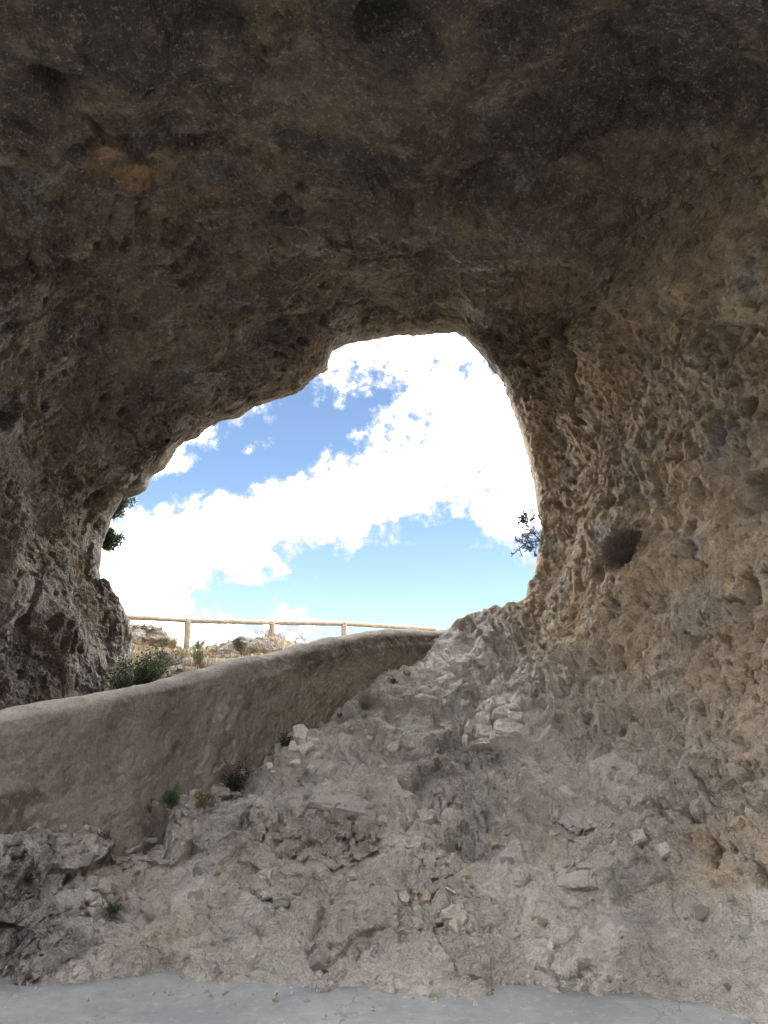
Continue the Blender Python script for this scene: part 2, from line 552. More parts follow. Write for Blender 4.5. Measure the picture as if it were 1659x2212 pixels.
def build_cave():
    ks = np.arange(len(SPOKES), dtype=float)
    st = []
    for j in range(6):
        if j < 4:
            st.append(np.array([at(*s[j]) for s in SPOKES]))
        else:
            st.append(np.array([s[j] for s in SPOKES], float))
    # dense rim
    rimY = np.array([s[0][2] for s in SPOKES])
    rk, rp = [], []
    for u, (x, y) in sorted(RIM.items()):
        rk.append(u)
        rp.append(at(x, y, float(np.interp(u, ks, rimY))))
    for k in range(18, len(SPOKES)):
        rk.append(float(k))
        rp.append(st[0][k])
    rk, rp = np.array(rk), np.array(rp)
    # u samples, even along the picture
    uu = np.linspace(0, ks[-1], 2400)
    mid = catmull(ks, st[2], uu)
    near = catmull(ks, st[1], uu)
    edge = catmull(ks, st[3], uu)
    dist = np.linalg.norm(mid - EYE, axis=1)[1:]
    w = (np.linalg.norm(np.diff(mid, axis=0), axis=1) * 1.0 + 0.6 * np.linalg.norm(np.diff(edge, axis=0), axis=1)
         + 0.6 * np.linalg.norm(np.diff(near, axis=0), axis=1)) / dist
    cum = np.concatenate([[0], np.cumsum(w)])
    NU = 1650
    us = np.interp(np.linspace(0, cum[-1], NU), cum, uu)
    rim = np.stack([np.interp(us, rk, rp[:, c]) for c in range(3)], 1)
    cols = [rim] + [catmull(ks, st[j], us) for j in range(1, 6)]
    K = np.stack(cols, 1)                                   # NU x 6 x 3
    # spline along each spoke, chord-length knots
    ch = np.linalg.norm(np.diff(K, axis=1), axis=2)
    kn = np.concatenate([np.zeros((NU, 1)), np.cumsum(np.sqrt(ch), axis=1)], 1)
    tan = np.zeros_like(K)
    tan[:, 1:-1] = (K[:, 2:] - K[:, :-2]) / (kn[:, 2:] - kn[:, :-2])[..., None]
    tan[:, 0] = (K[:, 1] - K[:, 0]) / (kn[:, 1] - kn[:, 0])[:, None]
    tan[:, -1] = (K[:, -1] - K[:, -2]) / (kn[:, -1] - kn[:, -2])[:, None]
    counts = [120, 150, 150, 26, 12]
    rows, vs = [], []
    for j, c in enumerate(counts):
        t = (np.linspace(0, 1, c, endpoint=False))[None, :, None]
        h = (kn[:, j + 1] - kn[:, j])[:, None, None]
        p0, p1, m0, m1 = (K[:, j][:, None], K[:, j + 1][:, None], tan[:, j][:, None], tan[:, j + 1][:, None])
        rows.append((2*t**3 - 3*t**2 + 1)*p0 + (t**3 - 2*t**2 + t)*h*m0 + (-2*t**3 + 3*t**2)*p1 + (t**3 - t**2)*h*m1)
        vs.append(j + np.linspace(0, 1, c, endpoint=False))
    rows.append(K[:, -1:])
    vs.append([5.0])
    P = np.concatenate(rows, 1)
    v = np.concatenate(vs)
    # outer face of the cliff behind the rim
    cen = at(690, 1080, 9.0)
    outw = rim - cen
    outw[:, 1] = 0
    outw /= np.linalg.norm(outw, axis=1, keepdims=True)
    wall_side = sstep(us, 16.2, 17.0)[:, None]
    ext = []
    for k, (aw, ow) in enumerate(((0.10, -0.015), (0.25, 0.0), (0.45, 0.05), (0.7, 0.16), (0.95, 0.36), (1.3, 0.7), (1.7, 1.2), (2.2, 1.9), (2.6, 2.6))):
        lean = (0.35 + 0.65 * sstep(us, 9.2, 10.5))[:, None] if aw > 0.3 else 1.0  # unseen outer cliff shaped to overhang on the right and block sun
        e = rim + np.array((0, 1.0, 0)) * (0.3 + (aw - 0.3) * lean if aw > 0.3 else aw) + outw * ow
        f = rim + np.array((-0.02 * (k + 1), 0.03 * (k + 1), -0.10 * (k + 1)))
        ext.append((e * (1 - wall_side) + f * wall_side)[:, None])
    # refine the outer strip
    E = np.concatenate([P[:, :1]] + ext, 1)
    ne = E.shape[1]
    te = np.linspace(0, ne - 1, 64) ** 1.0
    i0 = np.clip(te.astype(int), 0, ne - 2)
    E = E[:, i0] + (E[:, i0 + 1] - E[:, i0]) * (te - i0)[None, :, None]
    P = np.concatenate([E[:, :0:-1], P], 1)
    v = np.concatenate([-te[:0:-1] / (ne - 1), v])
    NV = P.shape[1]
    N = grid_normals(P)
    # inward = towards the viewer's side of the rock
    inner = (v > 1.0) & (v < 3.0)
    if (N[:, inner] * (EYE - P[:, inner])).sum() < 0:
        N = -N
        flip = True
    else:
        flip = False
    U = np.repeat(us[:, None], NV, 1)
    V = np.repeat(v[None, :], NU, 0)
    p = P.reshape(-1, 3).astype(np.float32)
    n = N.reshape(-1, 3).astype(np.float32)
    u = U.ravel()
    vv = V.ravel()
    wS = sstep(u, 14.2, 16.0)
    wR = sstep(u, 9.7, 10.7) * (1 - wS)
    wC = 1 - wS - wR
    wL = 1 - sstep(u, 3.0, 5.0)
    taper = 0.16 + 0.84 * sstep(np.abs(vv), 0.0, 0.35)
    taper = np.where(vv < 0, 0.3 + 0.7 * sstep(-vv, 0.1, 0.6), taper)
    taper = np.where((u > 16.5) & (vv < 0.5), np.maximum(taper, 0.6), taper)
    # first the large forms: swells, and the beds of the slope as broken ledges
    d0 = 0.26 * fbm(p, 2.1, 3, 0.5, 0.3) * (1 - 0.45 * wS) * taper
    bed = p[:, 2] * 0.96 + p[:, 0] * 0.05 + 0.09 * p[:, 1] + 0.17 * fbm(p, 0.8, 4, 0.55, 9.1)
    dz = np.zeros(len(p), np.float32)
    lip = np.zeros(len(p), np.float32)
    for size, amp, sd in ((0.33, 0.80, 7.7), (0.115, 1.0, 8.9)):
        fr = (bed / size) % 1.0
        g = np.where(fr < 0.70, fr * 0.24, 0.168 + (fr - 0.70) * 2.773)
        on = wS * sstep(fbm(p, 0.7, 3, 0.5, sd), -0.35, 0.20) * sstep(vv, 0.1, 0.5) * (1 - 0.6 * sstep(vv, 1.7, 2.6)) * amp
        dz += (g - fr) * size * on
        lip += 0.2 * size * on * (np.exp(-((fr - 0.99) / 0.08) ** 2) + np.exp(-(fr / 0.06) ** 2))
    p = p + n * d0[:, None]
    p[:, 2] += dz
    p[:, 1] -= lip
    N1 = grid_normals(p.reshape(NU, NV, 3))
    N1 = (N1 if (N1 * N).sum() > 0 else -N1) * 0.45 + N * 0.55
    n = (N1 / np.linalg.norm(N1, axis=2, keepdims=True)).reshape(-1, 3).astype(np.float32)
    p = p.astype(np.float32)
    # domain: the right wall is drawn out along its run-off lines
    run = np.array((0.10, -0.50, -0.86), np.float32)
    run /= np.linalg.norm(run)
    al = (p * run).sum(1)[:, None]
    pr = p - run * al * (0.38 * wR[:, None])
    warp = np.stack([fbm(p, 0.5, 2, seed=k + 1.0) for k in range(3)], 1) * 0.09
    pw = pr + warp
    d = 0.07 * fbm(pw, 0.55, 3, 0.55, 1.3)
    rid = fbm(pw, 0.30, 4, 0.55, 2.1, ridged=True)
    d += 0.016 * rid * (0.5 + 0.5 * wR + 0.5 * wL)
    # lumps of the conglomerate
    pf = p + warp
    fa, ea, _ = facets(pf, 0.55, 0.7, 0.9, 0.12)
    fb, eb, hb = facets(pf, 0.20, 1.9, 1.0, 0.2)
    fc, ec, _ = facets(pf + warp * 0.3, 0.075, 2.6, 1.1, 0.3)
    patch = sstep(fbm(p, 1.1, 3, 0.5, 5.2), -0.25, 0.55)
    patch2 = sstep(fbm(p, 0.6, 3, 0.5, 15.2), -0.05, 0.6)
    d += (0.080 * wC + 0.045 * wR + 0.10 * wS) * fa * (0.35 + 0.65 * patch)
    d += (0.062 * wC + 0.030 * wR + 0.080 * wS) * fb * (0.12 + 0.88 * patch2)
    d += (0.030 * wC + 0.018 * wR + 0.036 * wS) * fc * (0.15 + 0.85 * np.maximum(patch2, 0.4 * wR + 0.3 * wC))
    # fine grain
    d += (0.012 + 0.010 * wR + 0.006 * wS) * fbm(pw, 0.07, 3, 0.62, 3.3)
    d -= (0.012 + 0.012 * wR + 0.008 * wS) * np.abs(fbm(pw, 0.13, 3, 0.6, 23.3))
    # leaves of rock on the left of the vault
    lay = (p[:, 2] * 0.8 + p[:, 0] * 0.35 + p[:, 1] * 0.5 + 0.25 * fbm(p, 1.0, 3, 0.5, 4.7)) / 0.22
    fr = lay % 1.0
    saw = np.where(fr < 0.85, fr / 0.85, (1 - fr) / 0.15) - 0.5
    d += 0.07 * saw * wC * sstep(fbm(p, 1.5, 2, 0.5, 2.9), 0.05, 0.5)
    # cracks, given as lines on the rock
    def crack(line, width, depth):
        nonlocal d
        pts = [nearest(x, y) for x, y in line]
        for a, b in zip(pts[:-1], pts[1:]):
            ab = b - a
            q = p + warp * 0.5
            box = (np.abs(p - (a + b) / 2).max(1) < np.abs(ab).max() / 2 + 0.4)
            t = np.clip(((q[box] - a) @ ab) / max(ab @ ab, 1e-6), 0, 1)
            dd = np.linalg.norm(q[box] - (a + t[:, None] * ab), axis=1)
            d[box] = np.minimum(d[box], d[box] * 0 + (d[box] - depth * sstep(dd, width, width * 0.25)))
    vis = (vv >= 0) & (vv < 3.0)
    dirs = p - EYE.astype(np.float32)
    c, s = math.cos(PITCH), math.sin(PITCH)
    dep = dirs[:, 1] * c + dirs[:, 2] * s
    px = 829.5 + 1661 * dirs[:, 0] / np.maximum(dep, 0.1)
    py = 1106 - 1661 * (-dirs[:, 1] * s + dirs[:, 2] * c) / np.maximum(dep, 0.1)
    idx = np.nonzero(vis)[0][::5]

    def nearest(x, y):
        k = idx[np.argmin((px[idx] - x) ** 2 + (py[idx] - y) ** 2)]
        return p[k].astype(np.float32)
    crack([(1196, 650), (1192, 730), (1222, 775)], 0.06, 0.45)
    crack([(1200, 740), (1226, 782), (1232, 800)], 0.075, 0.28)
    crack([(1226, 790), (1242, 850), (1250, 912)], 0.06, 0.50)
    crack([(1250, 905), (1268, 918)], 0.03, 0.08)
    crack([(130, 215), (230, 290), (335, 355)], 0.04, 0.12)
    crack([(100, 195), (150, 240)], 0.12, 0.22)
    crack([(1520, 1690), (1545, 1740), (1580, 1700)], 0.025, 0.10)
    crack([(1440, 1770), (1400, 1800), (1330, 1850)], 0.025, 0.06)
    crack([(150, 1890), (135, 1930), (132, 1985)], 0.03, 0.12)
    crack([(900, 1870), (930, 1850), (1020, 1810)], 0.04, 0.10)
    crack([(190, 1085), (240, 1065)], 0.10, 0.34)
    crack([(600, 430), (625, 432)], 0.05, 0.14)
    crack([(1000, 680), (1190, 648), (1420, 662), (1560, 690)], 0.03, 0.05)
    crack([(700, 2080), (760, 2020), (840, 1990)], 0.03, 0.06)

    ly = np.interp(px, [930, 1000, 1190, 1290, 1420, 1560, 1700], [715, 690, 652, 648, 664, 690, 716]) + 14 * fbm(p, 0.4, 3, 0.5, 52.0)
    win = sstep(px, 930, 1040) * sstep(px, 1760, 1640) * vis
    d += win * (0.15 * sstep(ly - py, -7, 9) * sstep(ly - py, 260, 30) - 0.12 * sstep(py - ly, -6, 8) * sstep(py - ly, 150, 10))

    def bump_at(x, y, rad, hgt, flat=1.0):
        """a swelling or hollow of the rock about a point of it"""
        nonlocal d
        a = nearest(x, y)
        q = (p - a) * np.array((1, 1, flat), np.float32)
        dd = np.linalg.norm(q, axis=1) / rad
        d += hgt * np.exp(-dd * dd * 1.2)
    bump_at(740, 1760, 0.42, 0.10, 1.6)
    bump_at(770, 1815, 0.34, -0.16, 2.0)
    bump_at(1060, 1400, 0.30, 0.18, 1.2)
    bump_at(1010, 1395, 0.16, -0.16)
    bump_at(1020, 1355, 0.10, -0.12, 1.6)
    bump_at(960, 1410, 0.22, 0.10)
    bump_at(880, 1905, 0.35, 0.14, 1.5)
    bump_at(1000, 1850, 0.25, -0.12, 1.5)
    bump_at(830, 1660, 0.4, 0.10, 1.5)
    bump_at(1245, 1910, 0.22, -0.07)
    bump_at(1230, 1720, 0.45, -0.10)
    bump_at(1390, 1240, 0.26, 0.17, 1.2)
    bump_at(1340, 1250, 0.18, 0.05)
    bump_at(1400, 1790, 0.35, 0.10)
    bump_at(60, 1390, 0.40, -0.2)
    bump_at(130, 1330, 0.35, 0.15)
    bump_at(150, 220, 0.22, -0.16)
    bump_at(1060, 380, 0.22, -0.10)
    bump_at(1150, 640, 0.5, 0.06, 2.0)
    bump_at(1205, 755, 0.22, -0.08)
    bump_at(60, 2000, 0.5, 0.12)
    # pits, vugs and hollows, carved one by one; cobbles left standing
    D = d.reshape(NU, NV)
    WR, WC, WS = wR.reshape(NU, NV), wC.reshape(NU, NV), wS.reshape(NU, NV)
    PW = (p + warp * 0.35).reshape(NU, NV, 3)
    rg = np.random.default_rng(99)
    jlo, jhi = int(np.searchsorted(v, 0.04)), int(np.searchsorted(v, 3.05))

    def carve(i, j, R, depth, stretch):
        du = np.linalg.norm(P[min(i + 1, NU - 1), j] - P[i - 1, j]) / 2 + 1e-4
        dv_ = np.linalg.norm(P[i, j + 1] - P[i, j - 1]) / 2 + 1e-4
        wi, wj = int(R * stretch * 1.3 / du) + 2, int(R * stretch * 1.3 / dv_) + 2
        a0, a1, b0, b1 = max(i - wi, 0), min(i + wi, NU), max(j - wj, 0), min(j + wj, NV)
        q = PW[a0:a1, b0:b1] - PW[i, j]
        al_ = q @ run
        r2 = (q * q).sum(2) - al_ ** 2 * (1 - 1 / stretch ** 2)
        r = np.sqrt(np.maximum(r2, 0)) / R
        if depth > 0:
            D[a0:a1, b0:b1] -= depth * sstep(r, 1.0, 0.62)
        else:
            D[a0:a1, b0:b1] -= depth * np.sqrt(np.clip(1 - r * r, 0, 1)) * sstep(r, 1.0, 0.85)
    iR0, iR1 = int(np.searchsorted(us, 10.0)), int(np.searchsorted(us, 15.6))
    iC1 = int(np.searchsorted(us, 10.2))
    iS0 = int(np.searchsorted(us, 15.2))
    for (i0_, i1_, n_, r0, r1, st_) in ((iR0, iR1, 2100, 0.011, 0.036, 1.9), (iR0, iR1, 420, 0.020, 0.045, 1.7), (iR0, iR1, 70, 0.04, 0.075, 1.5), (0, iC1, 1100, 0.010, 0.034, 1.3), (0, iC1, 80, 0.035, 0.08, 1.3), (iS0, NU, 220, 0.010, 0.025, 1.2)):
        for _ in range(n_):
            i, j = int(rg.integers(i0_ + 1, i1_ - 1)), int(rg.integers(jlo, jhi))
            R = r0 * (r1 / r0) ** (rg.random() ** 1.6)
            carve(i, j, R, R * rg.uniform(1.4, 2.8), 1 + (st_ - 1) * rg.random())
    for _ in range(260):                            # cobbles in the lower face
        i, j = int(rg.integers(iS0, NU - 2)), int(rg.integers(jlo + 40, jhi))
        R = 0.02 * 3.5 ** (rg.random() ** 1.5)
        carve(i, j, R, -R * rg.uniform(0.5, 0.9), 1.1)

    def at_px(x, y):
        k = idx[np.argmin((px[idx] - x) ** 2 + (py[idx] - y) ** 2)]
        return divmod(int(k), NV)
    for x, y, R, dep_ in ((1577, 907, 0.03, 0.09), (1550, 945, 0.05, 0.10), (1470, 990, 0.03, 0.05), (1480, 1185, 0.05, 0.10), (1490, 1195, 0.03, 0.08), (1640, 1060, 0.09, 0.15),
                          (1610, 1280, 0.10, 0.12), (1290, 1228, 0.07, 0.10), (1165, 1233, 0.05, 0.12), (1208, 1090, 0.03, 0.06), (1262, 1110, 0.03, 0.06), (1262, 1200, 0.025, 0.06),
                          (1375, 1135, 0.02, 0.05), (1420, 1065, 0.03, 0.06), (1330, 1040, 0.025, 0.05), (1345, 1075, 0.025, 0.05), (1240, 1140, 0.02, 0.05), (1530, 1090, 0.09, 0.03),
                          (613, 432, 0.055, 0.16), (652, 412, 0.045, 0.10), (830, 405, 0.04, 0.10), (818, 40, 0.10, 0.12), (1235, 590, 0.03, 0.06), (1310, 285, 0.025, 0.08), (1490, 443, 0.03, 0.08),
                          (1500, 525, 0.03, 0.06), (1545, 325, 0.02, 0.08), (1268, 292, 0.05, 0.04), (90, 880, 0.04, 0.08), (345, 800, 0.03, 0.05), (20, 890, 0.06, 0.10), (30, 1060, 0.05, 0.08), (115, 1350, 0.06, 0.10),
                          (150, 1380, 0.05, 0.08), (60, 1340, 0.09, 0.12), (165, 1480, 0.04, 0.08), (1010, 1352, 0.08, 0.12), (1620, 880, 0.05, 0.08), (1580, 820, 0.04, 0.06), (1390, 855, 0.03, 0.05), (1265, 1545, 0.03, 0.06), (1340, 1570, 0.09, 0.05)):
        i, j = at_px(x, y)
        carve(min(max(i, 1), NU - 2), j, R * 1.7, dep_ * 1.8, 1.25)
    # keep the mouth's outline
    fine_edge = 0.05 * fbm(p, 0.16, 3, 0.6, 6.6) * (1 - sstep(np.abs(vv), 0.0, 0.3))
    d = D.ravel() * taper + fine_edge
    d = np.where(vv < 0, np.maximum(d, -0.05) * 0.6 * (1 if True else 0), d)
    q = p + n * d[:, None]
    # ------- stains with shapes of their own; the sooty ones also paint in shade
    o1 = fbm(p, 0.8, 4, 0.55, 12.0)
    ochre = sstep(o1, 0.25, 0.9) * (0.30 * wC + 0.38 * wR + 0.22 * wS)
    b1 = fbm(pr * np.array((1, 1, 0.8), np.float32), 0.55, 4, 0.55, 14.0)
    blue = sstep(b1, 0.25, 0.75) * (0.50 * wC + 0.35 * wR + 0.18 * wS)
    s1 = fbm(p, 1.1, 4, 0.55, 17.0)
    soot_shade = sstep(s1, 0.25, 0.7) * (0.6 * wC + 0.12 * wR)
    white = wS * (0.62 + 0.3 * fbm(p, 0.7, 3, 0.5, 19.0))

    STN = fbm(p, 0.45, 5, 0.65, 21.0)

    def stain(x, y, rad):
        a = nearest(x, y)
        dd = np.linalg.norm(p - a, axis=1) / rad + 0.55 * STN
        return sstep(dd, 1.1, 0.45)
    for x, y, r in ((300, 60, 0.8), (120, 200, 0.4), (850, 60, 0.5), (1500, 60, 1.1), (1150, 60, 0.6), (1400, 180, 0.8), (1250, 230, 0.55), (1650, 200, 0.7), (1080, 300, 0.35), (1045, 390, 0.28), (640, 310, 0.25), (1150, 330, 0.4), (40, 1470, 0.6), (200, 1500, 0.4), (30, 2010, 0.5), (10, 1900, 0.4)):  # dark vault patches deepen its shade; lower-left ones paint shade alone
        soot_shade = np.maximum(soot_shade, 0.82 * stain(x, y, r))
    for x, y, r in ((210, 330, 0.22), (260, 360, 0.2), (300, 370, 0.15)):
        ochre = np.maximum(ochre, 0.95 * stain(x, y, r))
    for x, y, r in ((1190, 1240, 0.35), (1240, 1290, 0.3), (1310, 1010, 0.2), (1390, 1220, 0.28), (1600, 1850, 0.4), (1200, 1100, 0.2), (1150, 760, 0.2)):
        ochre = np.maximum(ochre, 0.5 * stain(x, y, r))
    for x, y, r in ((1400, 960, 0.16), (1490, 1180, 0.12), (1300, 1160, 0.14), (1640, 600, 0.25), (1560, 960, 0.22), (1180, 1180, 0.12), (1150, 1250, 0.14), (440, 820, 0.3)):
        blue = np.maximum(blue, 0.75 * stain(x, y, r))
    tint = np.stack([ochre, blue, soot_shade, np.clip(white, 0, 1)], 1)
    Q = q.reshape(NU, NV, 3)
    NN = grid_normals(Q)
    if flip:
        NN = -NN
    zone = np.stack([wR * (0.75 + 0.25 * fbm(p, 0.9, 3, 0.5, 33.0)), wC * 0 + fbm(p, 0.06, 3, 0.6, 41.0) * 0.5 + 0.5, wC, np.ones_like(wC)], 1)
    return Q, NN, tint.reshape(NU, NV, 4), zone.reshape(NU, NV, 4), us, v, flip


CAVE, CAVE_N, CAVE_T, CAVE_Z, CU, CV, FLIP = build_cave()
pieces = [
    ('rock_pillar', 0.0, 3.2, 'brown pitted limestone pillar left of the cave mouth'),
    ('cave_vault', 3.2, 10.1, 'dark limestone vault arching over the cave mouth'),
    ('cave_wall', 10.1, 15.2, 'warm beige pitted limestone wall right of the cave mouth'),
    ('rock_slope', 15.2, 99.0, 'pale broken limestone slope rising from the concrete floor to the parapet wall'),
]
SET = {}
for name, u0, u1, label in pieces:
    i0 = max(np.searchsorted(CU, u0) - 1, 0) if u0 > 0 else 0
    i1 = min(np.searchsorted(CU, u1) - 1, len(CU) - 1) if u1 < 90 else len(CU) - 1
    sub = CAVE[i0:i1 + 1]
    nu, nv = sub.shape[:2]
    F = grid_faces(nu, nv)
    if not FLIP:
        F = F[:, ::-1]
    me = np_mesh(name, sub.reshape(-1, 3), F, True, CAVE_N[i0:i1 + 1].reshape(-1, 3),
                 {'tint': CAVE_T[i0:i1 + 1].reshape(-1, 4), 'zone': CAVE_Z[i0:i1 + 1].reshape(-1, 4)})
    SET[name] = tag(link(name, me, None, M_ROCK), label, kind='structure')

# a coarser copy of the rock to set things on
sub = CAVE[::3, ::3]
BV = BVHTree.FromPolygons([tuple(x) for x in sub.reshape(-1, 3).tolist()],
                          grid_faces(sub.shape[0], sub.shape[1]).tolist())


def hit(x, y, bv=None):
    d = Vector(direction(x, y)).normalized()
    loc, nor, _, _ = (bv or BV).ray_cast(Vector(EYE), d)
    if loc is None:
        return None, None
    if nor.dot(d) > 0:
        nor = -nor
    return loc, nor


# ------------------------------------------------------------------ floor
def build_floor():
    nx, ny = 90, 70
    xs = np.linspace(-7, 6, nx)
    ys = np.linspace(-1.0, 5.6, ny)
    X, Y = np.meshgrid(xs, ys, indexing='ij')
    P = np.stack([X, Y, np.zeros_like(X)], 2)
    p = P.reshape(-1, 3)
    p[:, 2] = 0.012 * fbm(p, 1.5, 3, 0.5, 3.0) 
    me = np_mesh('cave_floor', p, grid_faces(nx, ny)[:, ::-1], True)
    o = link('cave_floor', me, None, floor_material())
    tag(o, 'smooth grey concrete floor at the foot of the rock slope', kind='structure')


build_floor()

# ------------------------------------------------------------------ parapet wall
WALL_TOP = [(-420, 1625, 3.95), (-200, 1578, 4.6), (0, 1541, 5.2), (100, 1523, 5.5), (200, 1505, 5.8), (300, 1482, 6.12), (400, 1457, 6.5),
            (500, 1432, 6.9), (600, 1407, 7.35), (700, 1383, 7.85), (760, 1370, 8.2), (830, 1360, 8.62), (900, 1357, 9.0), (965, 1358, 9.3), (1040, 1366, 9.6)]


def build_wall():
    tp = np.array([at(*t) for t in WALL_TOP])
    ch = np.concatenate([[0], np.cumsum(np.linalg.norm(np.diff(tp, axis=0), axis=1))])
    NS = 760
    s = np.linspace(0, ch[-1], NS)
    T = catmull(ch, tp, s)
    tan = np.gradient(T, axis=0)
    tan[:, 2] = 0
    tan /= np.linalg.norm(tan, axis=1, keepdims=True)
    nor = np.stack([tan[:, 1], -tan[:, 0], np.zeros(NS)], 1)          # towards the viewer
    th = 0.34
    prof = []                                                          # (offset towards viewer, height below top)
    for z in np.linspace(-1.45, -0.15, 130):
        prof.append((0.03 * (-z), z))
    r = 0.15
    for a in np.linspace(0, math.pi, 40)[1:-1]:
        prof.append((-th / 2 + (th / 2) * math.cos(a), -r + r * math.sin(a) ** 0.8))
    for z in np.linspace(-0.15, -1.2, 24):
        prof.append((-th, z))
    prof = np.array(prof)
    NP = len(prof)
    zt = T[:, 2][:, None] + prof[:, 1][None]
    P = T[:, None, :] * np.array((1, 1, 0)) + nor[:, None, :] * prof[:, 0][None, :, None]
    P[..., 2] = zt
    N = grid_normals(P)
    k = NP // 3
    if (N[:, k] * nor).sum() < 0:
        N = -N
        fl = True
    else:
        fl = False
    p = P.reshape(-1, 3).astype(np.float32)
    hb = np.repeat(prof[:, 1][None], NS, 0).ravel()
    pi = np.repeat(np.arange(NP)[None], NS, 0).ravel()
    ss = np.repeat((s / s[-1])[:, None], NP, 1).ravel()
    cap = sstep(hb, -0.10, -0.03)
    d = 0.035 * fbm(p, 0.9, 3, 0.5, 1.0) + 0.016 * fbm(p, 0.22, 3, 0.55, 2.0) * (1 - 0.6 * cap)
    rough = (1 - 0.75 * cap) * (0.45 + 0.9 * sstep(ss, 0.42, 0.62))
    warp = np.stack([fbm(p, 0.12, 2, seed=k + 31.0) for k in range(3)], 1) * 0.03
    fa, ea, _ = facets(p + warp, 0.05, 3.1)
    d += 0.008 * fa * rough
    d -= 0.010 * np.abs(fbm(p + warp, 0.06, 3, 0.65, 4.0)) * rough
    # a thicker coat of mortar on the middle of the wall
    edge = ss + 0.05 * fbm(p, 0.3, 3, 0.5, 8.0) - 0.10 * (hb + 0.5)
    d += 0.022 * sstep(edge, 0.475, 0.485) * sstep(hb, -0.14, -0.20)
    q = p + N.reshape(-1, 3) * d[:, None]
    n1 = fbm(p, 0.45, 4, 0.6, 5.0)
    stain = sstep(hb + 0.10 * n1, -0.34, -0.16) * sstep(-hb, 0.055, 0.11) * sstep(ss + 0.05 * n1, 0.52, 0.66) * 1.0
    stain = np.maximum(stain, 0.9 * sstep(n1 + 0.5 * sstep(-hb, 0.35, 0.8), 0.45, 0.85) * sstep(-ss, -0.47, -0.38))
    stain = np.maximum(stain, 0.45 * sstep(fbm(p, 0.3, 4, 0.6, 7.0), 0.3, 0.7))
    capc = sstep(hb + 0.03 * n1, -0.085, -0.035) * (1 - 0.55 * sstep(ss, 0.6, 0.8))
    warm = sstep(ss + 0.06 * n1, 0.44, 0.56)
    tint = np.stack([capc, stain * (1 - 0.7 * capc), warm, np.ones_like(warm)], 1)
    Q = q.reshape(NS, NP, 3)
    NN = grid_normals(Q)
    if fl:
        NN = -NN
    F = grid_faces(NS, NP)
    if not fl:
        F = F[:, ::-1]
    me = np_mesh('parapet_wall', q, F, True, NN.reshape(-1, 3), {'tint': tint})
    o = link('parapet_wall', me, None, plaster_material())
    tag(o, 'rough plastered parapet wall with rounded top climbing across the cave mouth', 'wall')
    return o


build_wall()

# ------------------------------------------------------------------ land outside the mouth
WALL_XY = np.array([at(*t)[:2] for t in WALL_TOP])


def hill_height(x, y):
    p = np.stack([x, y, np.zeros_like(x)], 1).astype(np.float32)
    z = np.interp(y, [6, 8, 9.5, 11, 12.5, 13.6, 14.6, 16, 20, 26], [1.05, 1.55, 1.88, 2.15, 2.36, 2.48, 2.50, 2.2, 0.2, -6.0])
    z = z + 0.50 * np.exp(-((x + 4.45) / 0.75) ** 2 - ((y - 12.6) / 1.2) ** 2)
    z = z + 0.16 * np.exp(-((x + 1.95) / 0.65) ** 2 - ((y - 12.8) / 0.9) ** 2)
    z = z - 0.10 * np.exp(-((x + 3.1) / 0.45) ** 2 - ((y - 13.8) / 1.2) ** 2)
    wx = np.interp(y, WALL_XY[:, 1], WALL_XY[:, 0])
    z = z - 2.0 * sstep(x - wx, -0.45, -0.12) * sstep(y, 10.2, 9.4)
    z = z - 0.9 * sstep(-x, 2.95, 3.3) * sstep(y, 10.0, 9.2)
    z = z + 0.10 * fbm(p, 1.1, 4, 0.55, 2.0) + 0.03 * fbm(p, 0.25, 3, 0.6, 5.0)
    return z


M_SOIL = ground_material('dry_soil', (0.13, 0.10, 0.07), (0.21, 0.17, 0.125), 1.5)
nx, ny = 220, 260
X, Y = np.meshgrid(np.linspace(-14, 8, nx), np.linspace(6.2, 26, ny), indexing='ij')
hp = np.stack([X.ravel(), Y.ravel(), hill_height(X.ravel(), Y.ravel())], 1)
me = np_mesh('hillside', hp, grid_faces(nx, ny)[:, ::-1], True)
tag(link('hillside', me, None, M_SOIL), 'dry grassy bank rising behind the parapet wall to the railing', kind='structure')
HB = BVHTree.FromPolygons([tuple(v) for v in hp.tolist()], grid_faces(nx, ny).tolist())

M_VALLEY = ground_material('valley_scrub', (0.07, 0.085, 0.04), (0.22, 0.20, 0.13), 0.02)
gx = np.linspace(-6000, 6000, 60)
X, Y = np.meshgrid(gx, gx, indexing='ij')
vp = np.stack([X.ravel(), Y.ravel(), np.full(X.size, -45.0)], 1)
me = np_mesh('valley_ground', vp, grid_faces(60, 60)[:, ::-1], True)
tag(link('valley_ground', me, None, M_VALLEY), 'wide dry valley floor far below the cave', kind='structure')

